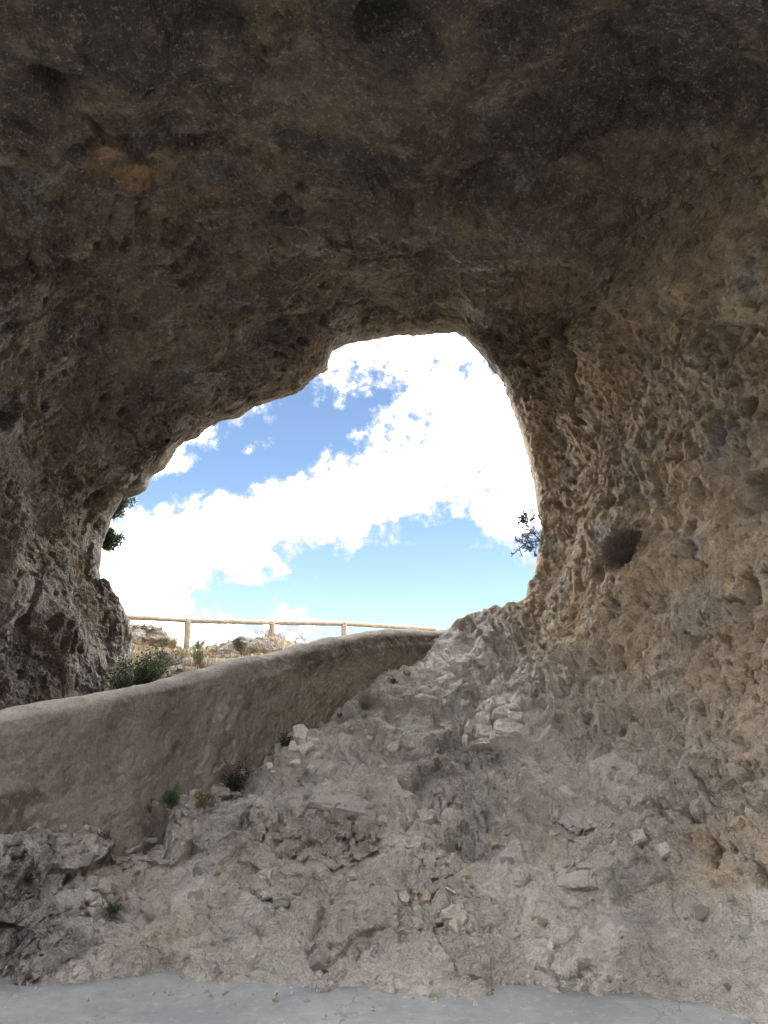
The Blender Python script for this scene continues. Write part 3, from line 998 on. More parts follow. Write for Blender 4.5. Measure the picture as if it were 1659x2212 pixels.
# ------------------------------------------------------------------ unseen rock screen added behind the viewer to block low sky and sun
def build_rear_blocker():
    nx, nz = 120, 50
    a = np.linspace(math.radians(195), math.radians(385), nx)
    z = np.linspace(-0.4, 7.2, nz)
    A, Z = np.meshgrid(a, z, indexing='ij')
    Z = np.where(Z > 0, Z * (1 + 0.5 * sstep(A, math.radians(300), math.radians(335))), Z)  # screen raised on the right to keep direct sun out
    R = 4.6 + 0.25 * np.minimum(Z, 2.5)
    P = np.stack([R * np.cos(A), 0.2 + R * 0.62 * np.sin(A), Z], 2)
    p = P.reshape(-1, 3).astype(np.float32)
    rad = p * np.array((1, 1, 0), np.float32)
    rad /= np.linalg.norm(rad, axis=1, keepdims=True)
    p[:, 2] *= 1 + 0.18 * fbm(p * np.array((1, 1, 0), np.float32), 1.6, 3, 0.5, 3.0)
    p += rad * (0.3 * fbm(p, 1.4, 4, 0.5, 2.0))[:, None]
    t = np.zeros((len(p), 4), np.float32)
    me = np_mesh('rear_light_blocker', p, grid_faces(nx, nz), True, None, {'tint': t})
    tag(link('rear_light_blocker', me, None, M_ROCK), 'added brown rock screen behind the viewer, blocking low sky light and sun', kind='structure')


build_rear_blocker()


# ------------------------------------------------------------------ small builders
def tubes(lines, radii, sides=3):
    """many thin tubes: lines (n, m, 3), radii (m,) or (n, m)"""
    lines = np.asarray(lines, np.float32)
    n, m = lines.shape[:2]
    radii = np.broadcast_to(np.asarray(radii, np.float32), (n, m))
    t = np.gradient(lines, axis=1)
    t /= np.maximum(np.linalg.norm(t, axis=2, keepdims=True), 1e-9)
    ref = np.where(np.abs(t[..., 2:3]) > 0.9, np.array((1, 0, 0), np.float32), np.array((0, 0, 1), np.float32))
    a = np.cross(t, ref)
    a /= np.maximum(np.linalg.norm(a, axis=2, keepdims=True), 1e-9)
    b = np.cross(t, a)
    ang = np.arange(sides) * 2 * math.pi / sides
    V = lines[:, :, None] + radii[..., None, None] * (a[:, :, None] * np.cos(ang)[None, None, :, None]
                                                      + b[:, :, None] * np.sin(ang)[None, None, :, None])
    base = (np.arange(n)[:, None, None] * m + np.arange(m - 1)[None, :, None]) * sides
    k = np.arange(sides)[None, None]
    k2 = (k + 1) % sides
    F = np.stack([base + k, base + k2, base + sides + k2, base + sides + k], -1).reshape(-1, 4)
    return V.reshape(-1, 3), F


def leaves(centres, size, rng, droop=0.0, aspect=0.5):
    """small folded leaves, one four-cornered face each"""
    c = np.asarray(centres, np.float32)
    n = len(c)
    d = rng.normal(size=(n, 3)).astype(np.float32)
    d[:, 2] += 0.35 - droop
    d /= np.linalg.norm(d, axis=1, keepdims=True)
    w = np.cross(d, rng.normal(size=(n, 3)))
    w /= np.maximum(np.linalg.norm(w, axis=1, keepdims=True), 1e-6)
    L = (size * rng.uniform(0.6, 1.3, (n, 1))).astype(np.float32)
    nn = np.cross(d, w)
    V = np.stack([c, c + d * L * 0.5 + w * L * aspect * 0.5 + nn * L * 0.1, c + d * L, c + d * L * 0.5 - w * L * aspect * 0.5 + nn * L * 0.1], 1)
    F = np.arange(n * 4).reshape(n, 4)
    return V.reshape(-1, 3), F


def leaf_material(name, c1, c2, c3=None, thin=0.35):
    m, n, b = principled(name, 0.65)
    p = n.node('ShaderNodeTexCoord').outputs['Object']
    r = n.node('ShaderNodeNewGeometry').outputs['Random Per Island']
    col = n.mix(r, c1, c2)
    if c3:
        col = n.mix(n.ramp(n.noise(p, 6.0, 3, 0.6), 0.5, 0.65), col, c3)
    n.l.new(col, b.inputs['Base Color'])
    if thin:
        t = n.node('ShaderNodeBsdfTranslucent')
        n.l.new(col, t.inputs[0])
        mx = n.node('ShaderNodeMixShader')
        mx.inputs[0].default_value = thin
        n.l.new(b.outputs[0], mx.inputs[1])
        n.l.new(t.outputs[0], mx.inputs[2])
        out = [k for k in n.n if k.type == 'OUTPUT_MATERIAL'][0]
        n.l.new(mx.outputs[0], out.inputs[0])
    return m


M_LEAF = leaf_material('bush_leaf', (0.018, 0.036, 0.010), (0.05, 0.082, 0.022))
M_LEAF_DARK = leaf_material('juniper_leaf', (0.018, 0.034, 0.014), (0.05, 0.075, 0.03))
M_LEAF_FRESH = leaf_material('fresh_leaf', (0.035, 0.085, 0.03), (0.09, 0.16, 0.05))
M_LEAF_OLIVE = leaf_material('olive_leaf', (0.16, 0.15, 0.05), (0.32, 0.28, 0.11), None, 0.5)
M_LEAF_GREY = leaf_material('grey_leaf', (0.16, 0.18, 0.11), (0.28, 0.29, 0.19))
M_TWIG = leaf_material('dry_twig', (0.10, 0.08, 0.065), (0.23, 0.19, 0.155), thin=0)
M_CUSHION = leaf_material('cushion_twig', (0.14, 0.115, 0.097), (0.36, 0.305, 0.255), thin=0)
M_TWIG_GREY = leaf_material('grey_twig', (0.20, 0.18, 0.15), (0.36, 0.33, 0.28), thin=0)
M_STRAW = leaf_material('dry_straw', (0.18, 0.135, 0.07), (0.34, 0.255, 0.14), (0.15, 0.14, 0.06))


def frame_of(nor):
    nor = np.array(nor, float)
    nor /= np.linalg.norm(nor)
    a = np.cross(nor, (0, 0, 1.0))
    if np.linalg.norm(a) < 1e-3:
        a = np.array((1.0, 0, 0))
    a /= np.linalg.norm(a)
    return a, np.cross(nor, a), nor


def shrub(name, label, base, grow, size, n_stem, n_leaf, leaf, mat_leaf, mat_stem, seed, spread=0.8, squash=1.0, stem_r=0.006, cat='shrub', aspect=0.5, group=None):
    """stems fanning from the base along grow, leaves round their outer halves"""
    rng = np.random.default_rng(seed)
    root = empty(name, base)
    tag(root, label, cat, group)
    a, b, g = frame_of(grow)
    ends = []
    L = []
    for k in range(n_stem):
        th = rng.uniform(0, 2 * math.pi)
        r = spread * math.sqrt(rng.uniform(0.02, 1))
        d = g + (a * math.cos(th) + b * math.sin(th)) * r
        d /= np.linalg.norm(d)
        ln = size * rng.uniform(0.55, 1.0)
        t = np.linspace(0, 1, 6)[:, None]
        wob = np.cumsum(rng.normal(size=(6, 3)) * 0.07 * ln, axis=0)
        wob[0] = 0
        ln_pts = d * ln * t + wob + np.array((0, 0, 0.12 * ln)) * t ** 2
        ln_pts[:, 2] *= squash
        L.append(ln_pts)
    L = np.array(L)
    V, F = tubes(L, np.linspace(1, 0.3, 6) * stem_r, 4)
    link('stem', np_mesh('stem', V, F), root, mat_stem)
    if n_leaf:
        k = rng.integers(0, n_stem, n_leaf)
        tt = rng.uniform(0.25, 1.0, n_leaf) * 5
        i = np.minimum(tt.astype(int), 4)
        c = L[k, i] + (L[k, i + 1] - L[k, i]) * (tt - i)[:, None]
        # clumps round twig ends
        c = c + rng.normal(size=(n_leaf, 3)) * size * 0.075
        V, F = leaves(c, leaf, rng, 0.0, aspect)
        link('foliage', np_mesh('foliage', V, F, False), root, mat_leaf)
    return root


# ------------------------------------------------------------------ the wooden railing
def wood_material():
    m, n, b = principled('weathered_wood', 0.8)
    p = n.node('ShaderNodeTexCoord').outputs['Object']
    mp = n.node('ShaderNodeMapping')
    mp.inputs['Scale'].default_value = (1.0, 1.0, 0.12)
    n.l.new(p, mp.inputs[0])
    g = n.noise(mp.outputs[0], 60.0, 5, 0.6, 0.6)
    k = n.noise(p, 5.0, 3, 0.6)
    col = n.mix(n.ramp(g, 0.35, 0.65), (0.15, 0.115, 0.085), (0.25, 0.205, 0.155))
    col = n.mix(n.ramp(k, 0.5, 0.7), col, (0.27, 0.24, 0.20))
    n.l.new(col, b.inputs['Base Color'])
    bump(n, b, g, 0.4, 0.01)
    return m


M_WOOD = wood_material()


def log_mesh(name, length, r, seed, notch=False, sides=18, rings=22):
    """a peeled log along local z with slight taper, bow, flattening and bevelled ends"""
    rng = np.random.default_rng(seed)
    z = np.concatenate([[0.0, 0.0, 0.008], np.linspace(0.02, length - 0.02, rings), [length - 0.008, length, length]])
    bow = 0.012 * np.sin(z / max(length, 0.1) * math.pi) * rng.uniform(-1, 1)
    rr = r * (1 + 0.04 * np.sin(z * 3 + rng.uniform(0, 6)) + rng.normal(size=len(z)) * 0.008)
    rr[0] = rr[-1] = 0.0
    rr[1] *= 0.9
    rr[-2] *= 0.9
    a = np.arange(sides) * 2 * math.pi / sides
    flat = 1 + 0.03 * np.sin(2 * a + rng.uniform(0, 6)) + 0.02 * np.sin(5 * a)
    V = np.stack([np.cos(a)[None] * rr[:, None] * flat + bow[:, None], np.sin(a)[None] * rr[:, None] * flat, np.repeat(z[:, None], sides, 1)], 2)
    if notch:                                       # saddle cut that carries the rail
        top = V[..., 2] > length - 0.04
        V[..., 2] = np.where(top, V[..., 2] - 0.035 * np.exp(-(V[..., 1] / (r * 0.6)) ** 2), V[..., 2])
    i = np.arange(len(z) - 1)[:, None] * sides
    k = np.arange(sides)[None]
    k2 = (k + 1) % sides
    F = np.stack([i + k, i + k2, i + sides + k2, i + sides + k], -1).reshape(-1, 4)
    return np_mesh(name, V.reshape(-1, 3), F, True)


def build_railing():
    tops = [at(200, 1329, 12.6), at(404, 1340, 13.5), at(588, 1345, 14.7), at(743, 1347, 15.4), at(905, 1357, 16.6)]
    root = empty('wooden_railing', (float(tops[1][0]), float(tops[1][1]), 2.3))
    tag(root, 'weathered wooden log railing on the bank behind the parapet wall', 'railing')
    o = np.array(root.location)
    for k in (1, 2, 3):
        t = Vector(tops[k] - o)
        ln = 1.05
        pst = link('post', log_mesh('post', ln, 0.057, 40 + k, True), root, M_WOOD)
        pst.location = t - Vector((0, 0, ln + 0.005))
        pst.rotation_euler = (0, math.radians((0.9, -0.3, 0.2)[k - 1]), 0.4 * k)
    for k in range(4):
        a, b = Vector(tops[k] - o), Vector(tops[k + 1] - o)
        d = (b - a).normalized()
        if k:
            a = a - d * 0.02
        b = b + d * (0.0 if k < 3 else 0.5) - d * 0.025
        rl = link('rail', log_mesh('rail', (b - a).length, 0.045, 60 + k), root, M_WOOD)
        rl.location = a
        rl.rotation_euler = (b - a).to_track_quat('Z', 'Y').to_euler()


build_railing()


# ------------------------------------------------------------------ stones of the slope
def stone_material(name, c1, c2, c3):
    m, n, b = principled(name, 0.9)
    p = n.node('ShaderNodeTexCoord').outputs['Object']
    r = n.node('ShaderNodeObjectInfo').outputs['Random']
    q = n.vec('ADD', p, n.vec('SCALE', (7.0, 3.0, 5.0), r))
    n1 = n.noise(q, 9.0, 5, 0.65)
    n2 = n.noise(q, 60.0, 4, 0.7)
    col = n.mix(r, c1, c2)
    col = n.mix(n.ramp(n1, 0.5, 0.7), col, c3)
    col = n.mix(n.math('MULTIPLY', n.ramp(n2, 0.48, 0.32), 0.5), col, tuple(0.45 * x for x in c1))
    n.l.new(col, b.inputs['Base Color'])
    bump(n, b, n.math('MULTIPLY_ADD', n2, 0.5, n.noise(q, 22.0, 4, 0.6)), 1.0, 0.03)
    return m


M_STONE = stone_material('pale_stone', (0.52, 0.475, 0.42), (0.62, 0.575, 0.515), (0.44, 0.395, 0.335))
M_WHITE = stone_material('white_stone', (0.70, 0.665, 0.61), (0.80, 0.77, 0.715), (0.58, 0.53, 0.465))
M_OCHRE = stone_material('ochre_stone', (0.52, 0.425, 0.31), (0.56, 0.47, 0.36), (0.50, 0.45, 0.38))
M_GREY = stone_material('grey_stone', (0.42, 0.395, 0.36), (0.52, 0.485, 0.44), (0.35, 0.32, 0.28))


def rough_hull(seed, flat=0.7, n=15):
    rng = random.Random(seed)
    bm = bmesh.new()
    for _ in range(n):
        v = Vector((rng.gauss(0, 1), rng.gauss(0, 1), rng.gauss(0, 1))).normalized()
        v *= rng.uniform(0.75, 1.05)
        v.z *= flat
        bm.verts.new(v)
    bmesh.ops.convex_hull(bm, input=bm.verts)
    for v in [v for v in bm.verts if not v.link_faces]:
        bm.verts.remove(v)
    me = bpy.data.meshes.new('stone')
    bm.to_mesh(me)
    bm.free()
    return me


SLOPE = SET['rock_slope']


def block(poly, mat, hgt=0.05, deep=0.10, name='stone', parent=None, tilt=0.25, seed=0, bv=None):
    """an angular stone whose face follows an outline lying on the rock"""
    rng = random.Random(seed)
    pts = []
    for x, y in poly:
        loc, nor = hit(x, y, bv)
        if loc is None:
            return None
        pts.append((loc, nor))
    c = sum((l for l, _ in pts), Vector()) / len(pts)
    nrm = sum((k for _, k in pts), Vector()).normalized()
    view = (Vector(EYE) - c).normalized()
    nrm = (nrm * 0.6 + view * 0.4 + Vector((0, 0, 0.35))).normalized()
    flat = []
    for x, y in poly:
        d = Vector(direction(x, y)).normalized()
        t = (c - Vector(EYE)).dot(nrm) / d.dot(nrm)
        flat.append(Vector(EYE) + d * t - c)
    tl = Vector((rng.uniform(-1, 1), rng.uniform(-1, 1), rng.uniform(-1, 1))) * tilt
    # break the straight sides
    out = []
    for i, f in enumerate(flat):
        g = flat[(i + 1) % len(flat)]
        out.append(f * rng.uniform(0.93, 1.03))
        out.append((f * rng.uniform(0.42, 0.58) + g * 0.5) * rng.uniform(0.90, 1.02))
    flat = out
    rings = []
    for sc, h in ((0.45, 1.05), (0.86, 0.95), (1.0, 0.45), (1.06, -deep / hgt)):
        ring = []
        for f in flat:
            off = hgt * h * rng.uniform(0.82, 1.18) + (f.dot(tl) if h > 0 else 0)
            ring.append(f * sc * rng.uniform(0.95, 1.05) + nrm * off)
        rings.append(ring)
    bm = bmesh.new()
    R = [[bm.verts.new(v) for v in ring] for ring in rings]
    n = len(flat)
    mid = bm.verts.new(sum(rings[0], Vector()) / n + nrm * hgt * rng.uniform(-0.1, 0.12))
    for i in range(n):
        j = (i + 1) % n
        bm.faces.new((mid, R[0][i], R[0][j]))
        for a in (0, 1, 2):
            bm.faces.new((R[a][i], R[a + 1][i], R[a + 1][j], R[a][j]))
    bmesh.ops.recalc_face_normals(bm, faces=bm.faces)
    me = bpy.data.meshes.new(name)
    bm.to_mesh(me)
    bm.free()
    o = link(name, me, parent, mat)
    o.location = c
    return o


def conv(polys, ox, oy, k):
    return [[(ox + x * k, oy + y * k) for x, y in p] for p in polys]


# the shattered white outcrop right of the middle
OUTCROP = conv([
    [(750, 490), (830, 400), (842, 430), (800, 490)],
    [(834, 402), (905, 387), (895, 440), (860, 460), (856, 488), (806, 488)],
    [(908, 390), (1005, 380), (988, 440), (894, 456)],
    [(892, 462), (988, 446), (984, 490), (862, 490)],
    [(1006, 395), (1085, 350), (1100, 380), (1060, 430), (1000, 440)],
    [(1000, 446), (1065, 436), (1095, 482), (990, 488)],
    [(740, 500), (850, 496), (855, 540), (790, 560), (740, 535)],
    [(858, 500), (984, 496), (984, 545), (860, 540)],
    [(990, 492), (1110, 488), (1105, 530), (1020, 555), (988, 545)],
    [(740, 548), (858, 548), (850, 574), (780, 566)],
    [(870, 548), (1000, 560), (1000, 588), (870, 576)],
    [(660, 630), (690, 580), (720, 565), (724, 640), (716, 670)],
    [(730, 572), (775, 580), (860, 590), (868, 670), (738, 660)],
    [(872, 592), (1010, 592), (1100, 602), (1090, 655), (980, 675), (877, 672)],
    [(690, 720), (760, 692), (820, 682), (857, 690), (857, 735), (700, 735)],
    [(863, 688), (960, 688), (930, 720), (863, 732)],
    [(640, 680), (660, 652), (690, 680), (680, 720), (655, 730)],
], 810, 1404, 0.293)
for k, poly in enumerate(OUTCROP):
    block(poly, M_WHITE, (0.085, 0.12, 0.10, 0.135)[k % 4], 0.2, 'stone', SLOPE, 0.2, 100 + k)

# pale rubble under the end of the wall, and the stones that stand out on the slope
RUBBLE = conv([
    [(860, 345), (930, 310), (970, 340), (945, 425), (865, 405)], [(945, 400), (1025, 390), (1025, 420), (950, 432)],
    [(880, 440), (975, 430), (985, 455), (930, 490), (905, 475)], [(835, 430), (870, 425), (905, 480), (830, 470)],
    [(990, 490), (1030, 485), (1030, 515), (995, 520)], [(820, 545), (870, 520), (910, 520), (905, 550)],
    [(725, 590), (755, 580), (765, 600), (730, 605)], [(700, 545), (735, 540), (750, 575), (715, 585)],
    [(970, 545), (1000, 560), (985, 580), (950, 575)], [(1305, 375), (1345, 375), (1340, 400), (1310, 400)],
    [(355, 690), (400, 680), (480, 690), (485, 735), (400, 745), (360, 735)], [(485, 715), (540, 710), (560, 735), (500, 750)],
], 324, 1458, 0.358)
for k, poly in enumerate(RUBBLE):
    block(poly, M_WHITE if k < 10 else M_GREY, 0.06 if k < 5 else 0.035, 0.10, 'stone', SLOPE, 0.3, 200 + k)
OTHER = conv([
    [(1045, 590), (1090, 560), (1130, 570), (1135, 630), (1090, 640)], [(1390, 475), (1420, 470), (1440, 490), (1420, 510)],
    [(965, 165), (1000, 120), (1060, 125), (1050, 165)], [(1070, 115), (1150, 110), (1165, 145), (1100, 155)],
    [(195, 920), (240, 880), (300, 875), (280, 950), (210, 950)], [(1290, 1160), (1340, 1110), (1420, 1090), (1460, 1170), (1440, 1207), (1280, 1207)],
    [(490, 500), (560, 450), (780, 425), (900, 490), (880, 570), (760, 560), (620, 540)],
    [(1150, 540), (1210, 520), (1280, 550), (1260, 600), (1190, 610)], [(910, 580), (960, 560), (990, 580), (975, 605), (930, 605)],
    [(670, 690), (710, 640), (740, 650), (720, 690)], [(1270, 400), (1320, 400), (1325, 430), (1280, 430)],
    [(1040, 1010), (1090, 1000), (1120, 1050), (1100, 1095), (1060, 1080)], [(760, 900), (790, 880), (800, 940), (765, 950)],
    [(1255, 1190), (1300, 1170), (1300, 1205), (1260, 1207)], [(1480, 110), (1520, 95), (1550, 130), (1490, 140)],
    [(1590, 720), (1630, 705), (1655, 740), (1610, 755)], [(1340, 800), (1390, 795), (1410, 845), (1360, 850)],
    [(1180, 1050), (1210, 1030), (1240, 1050), (1230, 1090), (1190, 1085)], [(1400, 900), (1450, 880), (1485, 940), (1420, 950)],
], 486, 1566, 0.358)
for k, poly in enumerate(OTHER):
    block(poly, M_OCHRE if k >= 15 else (M_STONE if k % 3 else M_GREY), 0.07 if k in (0, 5, 6, 7) else 0.045, 0.12, 'stone', SLOPE, 0.3, 300 + k)
NICHE = conv([
    [(738, 492), (824, 487), (827, 524), (738, 545)], [(832, 498), (912, 496), (909, 520), (832, 522)],
    [(742, 550), (828, 528), (892, 527), (886, 598), (747, 598)], [(896, 526), (912, 524), (924, 596), (890, 598)],
    [(545, 520), (600, 505), (635, 540), (610, 600), (560, 595)], [(745, 185), (790, 165), (850, 210), (800, 215)],
    [(1170, 420), (1220, 400), (1245, 450), (1200, 480)], [(240, 700), (330, 670), (365, 740), (320, 810), (260, 770)],
    [(1060, 365), (1120, 360), (1140, 400), (1080, 410)], [(205, 180), (255, 170), (260, 195), (215, 205)],
], 829.4, 1620, 0.5)
for k, poly in enumerate(NICHE):
    block(poly, M_GREY if k < 5 else M_STONE, 0.03 if k < 4 else 0.045, 0.12, 'stone', SLOPE, 0.12, 400 + k)
UPPER = conv([
    [(305, 150), (330, 120), (370, 125), (375, 165), (320, 172)], [(378, 110), (410, 88), (442, 100), (430, 150), (385, 165)],
    [(440, 230), (520, 195), (580, 185), (610, 215), (560, 240), (480, 255)], [(625, 395), (640, 380), (695, 375), (690, 405), (640, 430)],
    [(380, 445), (430, 440), (425, 465), (385, 468)], [(725, 95), (800, 20), (900, 30), (920, 130), (860, 155), (760, 130)],
    [(590, 60), (680, 45), (725, 70), (700, 130), (600, 120)], [(230, 300), (300, 290), (290, 345), (200, 350)],
    [(60, 770), (110, 715), (190, 705), (160, 760)], [(195, 700), (290, 690), (305, 730), (230, 745)],
], 810, 1404, 0.293)
for k, poly in enumerate(UPPER):
    block(poly, (M_WHITE if k in (0, 1, 2, 3) else M_STONE), 0.06 if k in (5, 6) else 0.05, 0.12, 'stone', SLOPE, 0.3, 500 + k)

# smaller stones weathered out of the slope
hulls = [rough_hull(900 + k, 0.55 + 0.06 * (k % 5)) for k in range(12)]
for k, h in enumerate(hulls):
    h.materials.append((M_STONE, M_STONE, M_GREY, M_WHITE, M_STONE, M_STONE, M_OCHRE)[k % 7])
i0 = int(np.searchsorted(CU, 15.7))
v0, v1 = int(np.searchsorted(CV, 0.12)), int(np.searchsorted(CV, 2.95))
rs = random.Random(6)
for k in range(150):
    i = rs.randrange(i0, len(CU) - 120)
    j = v0 + int((v1 - v0) * rs.random())
    pos = Vector(CAVE[i, j].tolist())
    nor = Vector(CAVE_N[i, j].tolist())
    if nor.dot(Vector(EYE) - pos) < 0:
        nor = -nor
    o = link('stone', hulls[k % 12], SLOPE)
    sc = 0.016 + 0.06 * rs.random() ** 2.4
    o.scale = (sc * rs.uniform(0.8, 1.5), sc, sc * rs.uniform(0.7, 1.1))
    o.rotation_euler = (rs.uniform(-0.6, 0.6), rs.uniform(-0.6, 0.6), rs.uniform(0, 6.28))
    o.location = pos - nor * sc * 0.12


# ------------------------------------------------------------------ rocks of the bank outside
def outcrop_rock(name, label, centre, radii, seed):
    nu, nv = 90, 60
    a = np.linspace(0, 2 * math.pi, nu)
    b = np.linspace(-0.35, math.pi / 2, nv)
    A, B = np.meshgrid(a, b, indexing='ij')
    P = np.stack([np.cos(A) * np.cos(B), np.sin(A) * np.cos(B), np.sin(B)], 2)
    p = P.reshape(-1, 3).astype(np.float32)
    q = p * np.array(radii, np.float32)
    w = q + seed * 3.3
    wl = worley(w, 0.30, 1.0 * seed)[0]
    f, _, _ = facets(w, 0.32, seed * 1.1, 1.0, 0.3)
    f2, _, _ = facets(w, 0.11, seed * 1.7, 1.0, 0.3)
    d = 0.12 * fbm(w, 0.5, 3, 0.55, seed) + 0.10 * f + 0.03 * f2 + 0.012 * fbm(w, 0.05, 3, 0.6, seed)
    q = q + p * d[:, None]
    q.reshape(nu, nv, 3)[-1] = q.reshape(nu, nv, 3)[0]
    t = np.zeros((len(q), 4), np.float32)
    t[:, 1] = sstep(fbm(w, 0.3, 3, 0.5, 3.0), 0.0, 0.4) * 0.7
    t[:, 2] = 0.25
    me = np_mesh(name, q, grid_faces(nu, nv)[:, ::-1], True, None, {'tint': t})
    o = link(name, me, None, M_ROCK)
    o.location = centre
    tag(o, label, 'rock', 'rocks on the bank outside')


outcrop_rock('bank_rock', 'brown rock topping the bank beside the left pillar, below the railing', at(312, 1388, 12.3), (0.40, 0.45, 0.24), 1.0)
outcrop_rock('bank_rock', 'wide grey rock below the middle railing post, showing over the wall', at(545, 1420, 12.2), (0.60, 0.5, 0.18), 2.0)
outcrop_rock('bank_rock', 'low grey rock in dry grass left of the middle railing post', at(468, 1428, 11.6), (0.30, 0.3, 0.15), 3.0)
outcrop_rock('bank_rock', 'small rock beside the green bush under the first railing post', at(380, 1445, 10.6), (0.24, 0.3, 0.14), 4.0)
outcrop_rock('bank_rock', 'flat pale stone just above the wall, right of the green bush', at(392, 1462, 8.6), (0.17, 0.2, 0.07), 5.0)


# ------------------------------------------------------------------ dry grass
def grass(name, label, spots, mat, seed, h0, h1, n_pts=5, lean=0.35, r=0.0022):
    rng = np.random.default_rng(seed)
    L, R = [], []
    for (x, y, z) in spots:
        h = rng.uniform(h0, h1)
        a = rng.uniform(0, 2 * math.pi)
        d = np.array((math.cos(a), math.sin(a), 0)) * lean * rng.uniform(0.2, 1.3)
        t = np.linspace(0, 1, n_pts)[:, None]
        L.append(np.array((x, y, z)) + np.array((0, 0, h)) * t * (1 - 0.25 * t) + d * h * t ** 2)
        R.append(np.linspace(1.0, 0.25, n_pts) * r * rng.uniform(0.7, 1.5))
    V, F = tubes(np.array(L), np.array(R), 3)
    o = link(name, np_mesh(name, V, F), None, mat)
    return tag(o, label, 'grass', kind='stuff')


rng = np.random.default_rng(77)
spots = []
clumps = [(rng.uniform(-6.2, -0.6), rng.uniform(8.8, 13.6)) for _ in range(170)]
clumps += [(float(at(x, y, Yd)[0]), Yd) for x, y, Yd in ((300, 1390, 11.5), (330, 1400, 11.2), (380, 1420, 11.5), (420, 1440, 11), (440, 1450, 10.2), (470, 1430, 12.4), (510, 1420, 12), (560, 1400, 12.2), (580, 1400, 12.6), (520, 1410, 12.8), (455, 1450, 9.6), (300, 1370, 12.4), (290, 1360, 12.6), (400, 1455, 9.6), (285, 1420, 10.6))] * 2
for cx, cy in clumps:
    for _ in range(rng.integers(24, 60)):
        x, y = cx + rng.normal() * 0.14, cy + rng.normal() * 0.16
        wx = np.interp(y, WALL_XY[:, 1], WALL_XY[:, 0])
        if x > wx - 0.55:
            continue
        spots.append((x, y))
sp = np.array(spots)
hz = hill_height(sp[:, 0], sp[:, 1])
grass('dry_grass', 'straw coloured dry grass on the bank outside', np.column_stack([sp, hz - 0.02]), M_STRAW, 5, 0.08, 0.30)
stalk = []
for x, Yd in ((370, 12.0), (388, 12.4), (415, 12.6), (428, 12.2), (442, 12.8), (452, 12.6), (395, 11.8), (355, 12.2), (530, 12.6), (548, 12.4), (566, 12.9), (345, 12.9), (300, 12.8), (578, 12.6), (515, 12.9)):
    for _ in range(3):
        X = float(at(x + rng.normal() * 6, 1400, Yd)[0])
        stalk.append((X, Yd + rng.normal() * 0.1))
sp = np.array(stalk)
grass('grass_stalk', 'thin tall grass stalks against the sky by the railing', np.column_stack([sp, hill_height(sp[:, 0], sp[:, 1])]), M_STRAW, 6, 0.35, 0.62, 7, 0.3, 0.0018)


# ------------------------------------------------------------------ shrubs and small plants
def on_hill(x, Yd, dz=0.0):
    X = float(at(x, 1400, Yd)[0])
    return (X, Yd, float(hill_height(np.array([X]), np.array([Yd]))[0]) + dz)


shrub('green_bush', 'leafy dark green bush between the left pillar and the parapet wall', on_hill(318, 8.9, -0.05), (0.1, -0.1, 1), 0.54, 26, 3000, 0.03, M_LEAF, M_TWIG, 1, 0.75, stem_r=0.007, cat='bush')
shrub('green_bush', 'smaller dark bush deep in shade at the foot of the left pillar', on_hill(278, 8.7, -0.05), (0.0, -0.1, 1), 0.38, 16, 1300, 0.03, M_LEAF_DARK, M_TWIG, 2, 0.9, cat='bush')
shrub('low_herb', 'small yellowish green plant left of the first railing post', on_hill(372, 12.2), (0, 0, 1), 0.24, 30, 500, 0.03, M_LEAF_OLIVE, M_STRAW, 3, 0.5, cat='plant', aspect=0.2)
shrub('low_herb', 'dark green tuft right of the foot of the first railing post', on_hill(428, 12.4), (0, 0, 1), 0.20, 30, 600, 0.035, M_LEAF, M_TWIG, 4, 0.9, cat='plant', aspect=0.2)
shrub('low_herb', 'green plant in dry grass just above the wall', on_hill(432, 10.4), (0, 0, 1), 0.30, 18, 420, 0.03, M_LEAF_FRESH, M_STRAW, 5, 0.6, cat='plant', aspect=0.3)


def rim_juniper(name, label, x, y, Yd, size, seed, lean):
    rng = np.random.default_rng(seed)
    base = at(x, y, Yd)
    root = empty(name, base)
    tag(root, label, 'juniper')
    L, ends = [], []
    for k in range(26):
        d = np.array(lean) + rng.normal(size=3) * 0.42
        d /= np.linalg.norm(d)
        t = np.linspace(0, 1, 6)[:, None]
        ln = size * rng.uniform(0.5, 1.0)
        w = np.cumsum(rng.normal(size=(6, 3)) * 0.06 * ln, axis=0)
        w[0] = 0
        L.append(d * ln * t + w)
        for q in (0.5, 0.7, 0.85, 1.0):
            i = min(int(q * 5), 4)
            ends.append(L[-1][i] + (L[-1][i + 1] - L[-1][i]) * (q * 5 - i))
    V, F = tubes(np.array(L), np.linspace(1, 0.3, 6) * 0.012, 4)
    link('trunk', np_mesh('trunk', V, F), root, M_TWIG)
    ends = np.array(ends)
    c = ends[rng.integers(0, len(ends), 6500)] + rng.normal(size=(6500, 3)) * size * 0.085
    V, F = leaves(c, 0.042, rng, 0, 0.35)
    link('crown', np_mesh('crown', V, F, False), root, M_LEAF_DARK)


rim_juniper('juniper', 'dark juniper sprig reaching into the sky over the hollow in the left rim', 230, 1112, 10.4, 0.36, 11, (0.5, 0, 0.8))
rim_juniper('juniper', 'larger dark juniper crown hanging on the left rim below the hollow', 206, 1172, 10.4, 0.36, 12, (0.75, 0, 0.35))

